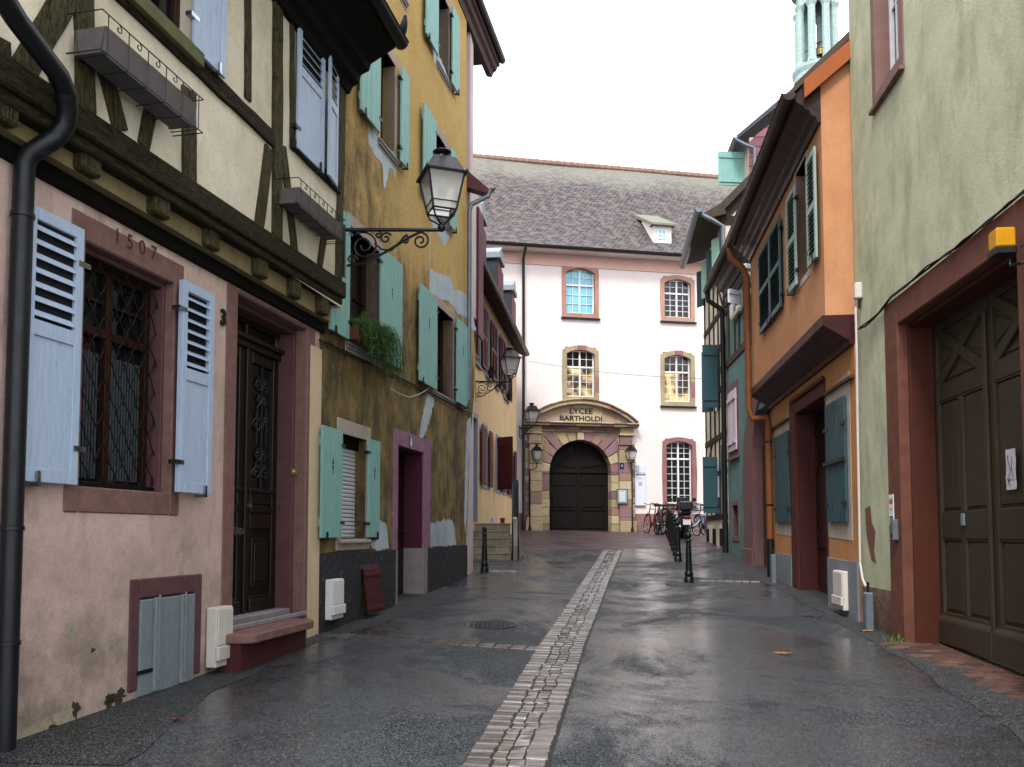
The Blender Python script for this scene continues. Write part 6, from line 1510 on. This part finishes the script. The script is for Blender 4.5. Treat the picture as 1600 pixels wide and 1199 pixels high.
def bracket_lamp(P, L, s, label, plate=(.5, .1), ang=0, name='wall_lantern', arch=True):
    e = empty(name, tuple(P), ang, label=label, cat='lantern'); m = MB()
    m.box(-.03, .0, -.03, .03, -plate[0], plate[1]); m.tube([(0, 0, 0), (L, 0, 0)], .019*s+.004, 8)
    def scr(cx, cz, r, t, a0, sg): m.tube([(cx+r*(1-i/30*.82)*cos(a0+sg*t*2*pi*i/30), 0, cz+r*(1-i/30*.82)*sin(a0+sg*t*2*pi*i/30)) for i in range(31)], .010*s+.002, 6)
    m.tube([(0.02, 0, -.42*s), (L*.22, 0, -.385*s), (L*.45, 0, -.24*s), (L*.68, 0, -.08*s), (L*.8, 0, -.015)], .013*s+.002, 6)
    scr(L*.19, -.19*s, .17*s, 1.9, 2.2, -1); scr(L*.42, -.1*s, .07*s, 1.3, 0.5, 1); scr(L*.34, -.06*s, .045*s, 1.2, 1.5, -1)
    scr(L*.78, -.13*s, .105*s, 1.6, 2.0, -1); scr(L*.63, -.12*s, .05*s, 1.3, 1.0, 1); scr(L*.07, -.35*s, .06*s, 1.2, 0, 1)
    m.tube([(L*.3, 0, -.16*s), (L*.38, 0, -.23*s), (L*.48, 0, -.24*s), (L*.55, 0, -.16*s), (L*.64, 0, -.05*s)], .009*s+.002, 6)
    m.build('bracket', M_li, e, smooth=True); lantern_head(e, (L, 0, .03), s); return e
Yl = 11.2*YS; bracket_lamp((-((800-535)/F)*Yl, Yl, EYE+(832-351)/F*Yl), (688-535)/F*Yl, 1.0, 'largest black iron lantern, on a scrolled bracket at the timber house corner', (.55, .05))
Yl = 24*YS; bracket_lamp((-((800-743)/F)*Yl, Yl, EYE+(832-595)/F*Yl), (797-743)/F*Yl, .9, 'second black lantern on a scrolled bracket in front of the burgundy louvers', (.5, .05))
Yl = 34.3*YS; bracket_lamp((((812-800)/F)*Yl, Yl, EYE+(832-668)/F*Yl), (831-812)/F*Yl, .92, 'small bracket lantern at the far end of the beige house beside the portal', (.3, .1))
for x, xp, lab in ((838.5, 828, 'pole lantern standing at the left side of the school portal'), (986, 988, 'pole lantern standing at the right side of the school portal')):
    P = LY.P(xp, 800, .42); P2 = LY.P(x, 712, .42); z = EYE+(832-723)/F*P.y; zg = gh(P.x, P.y); e = empty('pole_lantern', (P.x, P.y, zg-.02), 0, label=lab, cat='lantern')
    m = MB(); h = z-zg; d = P2.x-P.x; m.tube([(0, 0, 0), (0, 0, h*.9)]+([(0, 0, h*.98), (d, 0, h)] if abs(d) < .1 else []), .028, 8); m.lathe([(.06, 0), (.06, .1), (.03, .2)], n=10); [m.lathe([(.03, q), (.045, q+.01), (.03, q+.04)], n=10) for q in (h*.35, h*.75)]
    if abs(d) > .1: m.tube([(0, 0, h*.9), (d*.5, 0, h*.9+.02), (d, 0, h*.94), (d, 0, h)], .02, 6)
    m.build('pole', M_li, e, smooth=True); lantern_head(e, (d, 0, h+.0), .74, .3)
# ================================================================ bollards
def mk_bollard():
    r = empty('bollard', (0, 0, 0)); m = MB(); m.lathe([(.085, -.03), (.085, .10), (.07, .115)], n=20); m.build('foot', M_li, r, smooth=True)
    m = MB(); m.lathe([(.062, .11), (.078, .14), (.078, .185), (.06, .205), (.062, .24), (.044, .72), (.044, .745), (.055, .755), (.055, .77), (.04, .785)], n=20); m.build('shaft', M_li, r, smooth=True)
    m = MB(); m.lathe([(.03, .78), (.026, .80), (.045, .82), (.054, .85), (.05, .88), (.034, .9), (.0, .908)], n=20); m.build('ball_finial', M_li, r, smooth=True); return r
b0 = mk_bollard(); spots = [(1076.5, 911, 'single black iron bollard standing alone in the right half of the street'), (757, 894, 'single black iron bollard on the left before the beige steps')]
G = 'black iron bollards along the street'
for i, (x, y, lab) in enumerate(spots):
    P = ground_hit(x, y); o = b0 if i == 0 else copy_tree(b0); o.location = (P.x, P.y, P.z); tag(o, lab, 'bollard', G)
n = 8
for i in range(n):
    D_ = 22.4+(33.2-22.4)*i/(n-1); x = 1058.6+(1042.5-1058.6)*((1/22.4-1/D_)/(1/22.4-1/33.2)); Yb = D_*YS; X = (x-800)/F*Yb; o = copy_tree(b0); o.location = (X, Yb, gh(X, Yb))
    tag(o, ('nearest bollard of the close row beside the parked bicycles' if i == 0 else 'farthest bollard of the close row beside the parked bicycles' if i == n-1 else '%s bollard of the close row, counted from the near end towards the bicycles' % ['', 'second', 'third', 'fourth', 'fifth', 'sixth', 'seventh'][i]), 'bollard', G)
P = ground_hit(1076.5, 913); sl_ = MB(); sl_.lathe([(.42, 0), (.40, .006)], n=28); s_o = sl_.build('tarmac_collar', M_side); s_o.location = (P.x, P.y, P.z+.004); s_o.rotation_euler = (math.atan(.06), 0, 0); tag(s_o, kind='structure')
# ================================================================ bicycles and motorbike
def bike(px_, D_, head, fc, label, basket=None, cover=None, lean=.08, k=0):
    Yb = D_*YS; X = (px_-800)/F*Yb; z = gh(X, Yb); r = empty('bicycle', (X, Yb, z), 0, label=label, cat='bicycle', group='bicycles parked by the school wall'); r.rotation_euler = (lean, 0, head)
    R0 = .34; mf = plain('bike_frame_'+str(k), fc, .35, .1)
    for nm, cx in (('w', -.5), ('w', .52)):
        m = MB(); m.tube([(cx+R0*cos(2*pi*i/28), 0, R0+R0*sin(2*pi*i/28)) for i in range(29)], .02, 6, cap=False); wh = m.build('wheel', M_rubber, r, smooth=True)
        m = MB(); m.tube([(cx+(R0-.03)*cos(2*pi*i/28), 0, R0+(R0-.03)*sin(2*pi*i/28)) for i in range(29)], .012, 5, cap=False)
        for i in range(14): a = 2*pi*i/14; m.tube([(cx, .02*(-1)**i, R0), (cx+(R0-.03)*cos(a), 0, R0+(R0-.03)*sin(a))], .0035, 3)
        m.tube([(cx, -.05, R0), (cx, .05, R0)], .022, 8); m.build('rim', M_chrome, wh)
    m = MB(); bb = (-.05, 0, .3); st = (-.2, 0, .82); hd = (.36, 0, .86); hl = (.41, 0, .68); ra_ = (-.5, 0, R0)
    for a, b, rr in ((bb, st, .016), (st, hd, .015), (bb, hl, .018), (hd, hl, .02), (st, ra_, .011), (bb, ra_, .011)): m.tube([a, b], rr, 8)
    m.build('frame', mf, r, smooth=True); m = MB()
    for s_ in (-1, 1): m.tube([hl, (.46, s_*.05, .6), (.52, s_*.05, R0)], .012, 6)
    m.build('fork', mf, r); m = MB(); m.tube([hd, (.33, 0, 1.0)], .014, 8); m.tube([(.2, -.29, 1.03), (.3, -.22, 1.02), (.35, -.08, 1.0), (.35, .08, 1.0), (.3, .22, 1.02), (.2, .29, 1.03)], .012, 8); m.build('handlebar', M_iron, r, smooth=True)
    m = MB(); m.tube([(-.2, 0, .8), (-.23, 0, .92)], .013, 8); m.prism([(-.36, -.085), (-.36, .085), (-.2, .05), (-.06, .02), (-.06, -.02), (-.2, -.05)], .925, .965, ax='xy'); m.build('saddle', M_rubber, r, bevel=.01)
    m = MB()
    for cx, a0, a1 in ((-.5, .25, 2.7), (.52, .9, 2.7)): m.tube([(cx+(R0+.04)*cos(a0+(a1-a0)*i/10), 0, R0+(R0+.04)*sin(a0+(a1-a0)*i/10)) for i in range(11)], .012, 5)
    m.build('mudguard', mf, r); m = MB(); m.tube([(-.05, -.09, .3), (-.05, .09, .3)], .012, 6); m.box(-.02, .06, .08, .16, .14, .16); m.box(-.14, -.06, -.16, -.08, .44, .46); m.lathe([(.09, -.003), (.09, .003)], n=16, M=Matrix.Translation((-.05, .05, .3)) @ Matrix.Rotation(pi/2, 4, 'X')); m.build('pedals', M_iron, r)
    m = MB(); m.lathe([(.03, 0), (.035, .02), (.02, .03)], (0, 0, 0), 10, Matrix.Translation((-.62, 0, .74)) @ Matrix.Rotation(-pi/2, 4, 'Y')); m.build('rear_lamp', M_red, r)
    if basket:
        m = MB(); m.box(.44, .72, -.17, .17, .82, .83); 
        for z in (.83, .92, 1.0): m.tube([(.44, -.17, z), (.72, -.19, z), (.72, .19, z), (.44, .17, z), (.44, -.17, z)], .006, 4)
        for i in range(8): y = -.17+.34*i/7; m.tube([(.72, y, .83), (.73, y*1.1, 1.0)], .004, 4); m.tube([(.44, y, .83), (.44, y, 1.0)], .004, 4)
        m.build('basket', M_zincl, r)
    if cover:
        m = MB(); m.lathe([(.17, 0), (.2, .05), (.17, .13), (.08, .19), (.0, .2)], n=14); m.v = [(-.25+v[0]*1.25+.01*sin(v[2]*60), v[1]*.8, .9+v[2]*.9) for v in m.v]; m.build('saddle_bag', plain('grey_canvas', '#77756e', .9, .3, 8), r, smooth=True)
    return r
bike(1018, 33.6, radians(100), '#6e2216', 'red framed bicycle, leftmost at the school wall with raised handlebars', k=1)
bike(1026, 33.2, radians(84), '#22242a', 'black bicycle next to the leftmost red one', k=2)
bike(1037, 33.0, radians(96), '#6e1a2e', 'crimson bicycle with pale rims just left of the bollard row', k=3)
bike(1031, 33.4, radians(92), '#1c1d22', 'black bicycle squeezed between the other black one and the crimson one', k=6)
bike(1049, 33.6, radians(78), '#26242a', 'dark bicycle half hidden behind the bollard row', k=7)
bike(1085, 31.5, radians(30), '#c9ced4', 'white bicycle seen side on with a grey bag on its saddle', cover=1, k=4)
bike(1099, 31.0, radians(102), '#2a5f92', 'blue bicycle with a wire basket, rightmost under the green shutter', basket=1, k=5)
def motorbike(px_, D_, head):
    Yb = D_*YS; X = (px_-800)/F*Yb; z = gh(X, Yb); r = empty('motorbike', (X, Yb, z), head, label='dark motorbike parked tail towards us with a white number plate', cat='motorbike'); R0 = .3
    for cx in (-.62, .68):
        m = MB(); m.tube([(cx+(R0-.06)*cos(2*pi*i/26), 0, R0+(R0-.06)*sin(2*pi*i/26)) for i in range(27)], .06, 8, cap=False); wh = m.build('wheel', M_rubber, r, smooth=True)
        m = MB(); m.lathe([(.17, -.03), (.17, .03)], n=18, M=Matrix.Translation((cx, 0, R0)) @ Matrix.Rotation(pi/2, 4, 'X')); m.build('rim', M_chrome, wh)
    md = plain('dark_blue_body_paint', '#14181f', .3, .1)
    m = MB(); m.prism([(-.5, .3), (-.2, .28), (.3, .3), (.42, .6), (.3, .72), (-.1, .66), (-.75, .74), (-.85, .66), (-.55, .5)], -.13, .13); m.build('body', md, r, bevel=.05, seg=3)
    m = MB(); m.prism([(-.0, .7), (.38, .68), (.45, .85), (.3, .93), (.05, .86)], -.14, .14); m.build('tank', md, r, bevel=.05, seg=3)
    m = MB(); m.prism([(-.85, .74), (.02, .7), (.05, .82), (-.3, .8), (-.85, .86)], -.13, .13); m.build('seat', M_rubber, r, bevel=.03, seg=2)
    m = MB(); m.tube([(.42, 0, .92), (.68, 0, R0)], .03, 8); m.tube([(.25, -.36, 1.0), (.38, -.2, 1.02), (.42, 0, .98), (.38, .2, 1.02), (.25, .36, 1.0)], .016, 8); m.build('handlebar', M_iron, r, smooth=True)
    m = MB()
    for s_ in (-1, 1): m.tube([(.36, s_*.26, 1.02), (.36, s_*.33, 1.16)], .008, 6); m.lathe([(.06, -.01), (.06, .01)], n=14, M=Matrix.Translation((.35, s_*.35, 1.2)) @ Matrix.Rotation(pi/2, 4, 'Y'))
    m.build('mirrors', M_iron, r); MB().lathe([(.09, 0), (.1, .06), (.06, .12)], n=16, M=Matrix.Translation((.5, 0, .88)) @ Matrix.Rotation(pi/2, 4, 'Y')).build('headlight', M_chrome, r, smooth=True)
    MB().box(-.9, -.6, -.2, .2, .86, 1.12).build('top_box', md, r, bevel=.04, seg=2)
    MB().box(-.935, -.925, -.11, .11, .44, .6).build('number_plate', M_white, r, bevel=.003); MB().box(-.92, -.9, -.08, .08, .64, .7).build('tail_lamp', M_red, r, bevel=.01)
    MB().tube([(.2, .16, .3), (-.3, .18, .28), (-.85, .2, .4)], .04, 10).build('exhaust', M_chrome, r, smooth=True); m = MB(); m.prism([(.48, 1.0), (.56, .88), (.44, 1.28), (.40, 1.26)], -.16, .16); m.build('windscreen', plain('smoked_screen', '#3c434c', .1, .1, bump=0), r)
    m = MB(); m.prism([(-.95, .62), (-.62, .66), (-.45, .55), (-.5, .6), (-.62, .7), (-.98, .64)], -.08, .08); m.build('mudguard', md, r)
motorbike(1068, 29.3, radians(84))
for i, (x, D_) in enumerate(((1033, 32.4), (1073.5, 33), (1108, 32.5))):
    Yb = D_*YS; X = (x-800)/F*Yb; m = MB(); m.tube([(0, 0, -.02), (0, 0, .74), (.05, .1, .8), (.05, .5, .8), (0, .6, .74), (0, .6, -.02)], .024, 8); o = m.build('rack_hoop', M_iron, smooth=True); o.location = (X, Yb, gh(X, Yb+.3)); tag(o, ['left', 'middle', 'right'][i]+'most dark hoop of the cycle rack before the school wall' if i != 1 else 'middle dark hoop of the cycle rack behind the motorbike', 'cycle rack', 'cycle rack hoops')
# overhead wire across the square
A = Vector(L3.W(L3.u(826, 560, .4), .4, EYE+(832-561)/F*34.2*YS)); B = R4.W(R4.ud(28.0), .05, EYE+(832-590)/F*28.0*YS); m = MB()
m.tube([A.lerp(B, i/16)+Vector((0, 0, -.12*sin(pi*i/16))) for i in range(17)], .008, 4); tag(m.build('overhead_wire', plain('thin_grey_wire', '#77777c', .6, .1)), 'thin wire slung from the beige eaves across to the far timber house', 'wire')

# small litter and weeds
def leafy(px_, py_, c, lab, s=.05):
    P = ground_hit(px_, py_); m = MB(); rnd = random.Random(int(px_))
    V = [(s*(1+.3*rnd.random())*cos(a)*(1.6 if i % 2 == 0 else .8), s*.7*sin(a)*(1.3 if i % 2 == 0 else .8), .008+.012*rnd.random()) for i, a in enumerate([2*pi*i/9 for i in range(9)])]
    m.add([(0, 0, .004)]+V, [(0, i+1, (i+1) % 9+1) for i in range(9)]); o = m.build('fallen_leaf', plain('leaf_'+c.strip('#'), c, .6, .3, 30)); o.location = (P.x, P.y, P.z+.004); tag(o, lab, 'leaf', 'fallen leaves on the asphalt')
leafy(1223, 1023, '#a8743c', 'curled orange leaf lying mid asphalt right of the drain channel')
leafy(279, 1127, '#8a4a38', 'small reddish leaf on the dull pavement below the cellar hatch', .035)
leafy(1352, 988, '#b09a3c', 'yellow leaf by the foot of the grey cable guard', .05)
leafy(648, 905, '#8a8a80', 'pale grey scrap on the asphalt beyond the magenta door', .03)
def weed(P, s, lab, n=60):
    m = MB(); rnd = random.Random(int(P.x*100))
    for i in range(n):
        b = Vector((rnd.gauss(0, s*.5), rnd.gauss(0, s*.3), 0)); t_ = Vector((rnd.gauss(0, .5), rnd.gauss(0, .5), 1)).normalized()*rnd.uniform(.4, 1)*s; q = Vector((rnd.uniform(-1, 1), rnd.uniform(-1, 1), 0)).normalized()*s*.07
        m.add([b-q, b+q, b+t_*.6+q*.8, b+t_, b+t_*.6-q*.8], [(0, 1, 2, 3, 4)])
    t = NT('weed_green'); t.col(t.mixc(t.island(), lin('#2c4a1c'), lin('#5f8038'))); t.rough(.7); o = m.build('weed_tuft', t.m); o.location = (P.x, P.y, gh(P.x, P.y)); tag(o, lab, 'weeds')
weed(ground_hit(806, 874), .16, 'green weed tuft growing at the foot of the grey stair cheek wall')
weed(ground_hit(1398, 1004), .1, 'low green moss tuft at the foot of the grey green wall', 40)
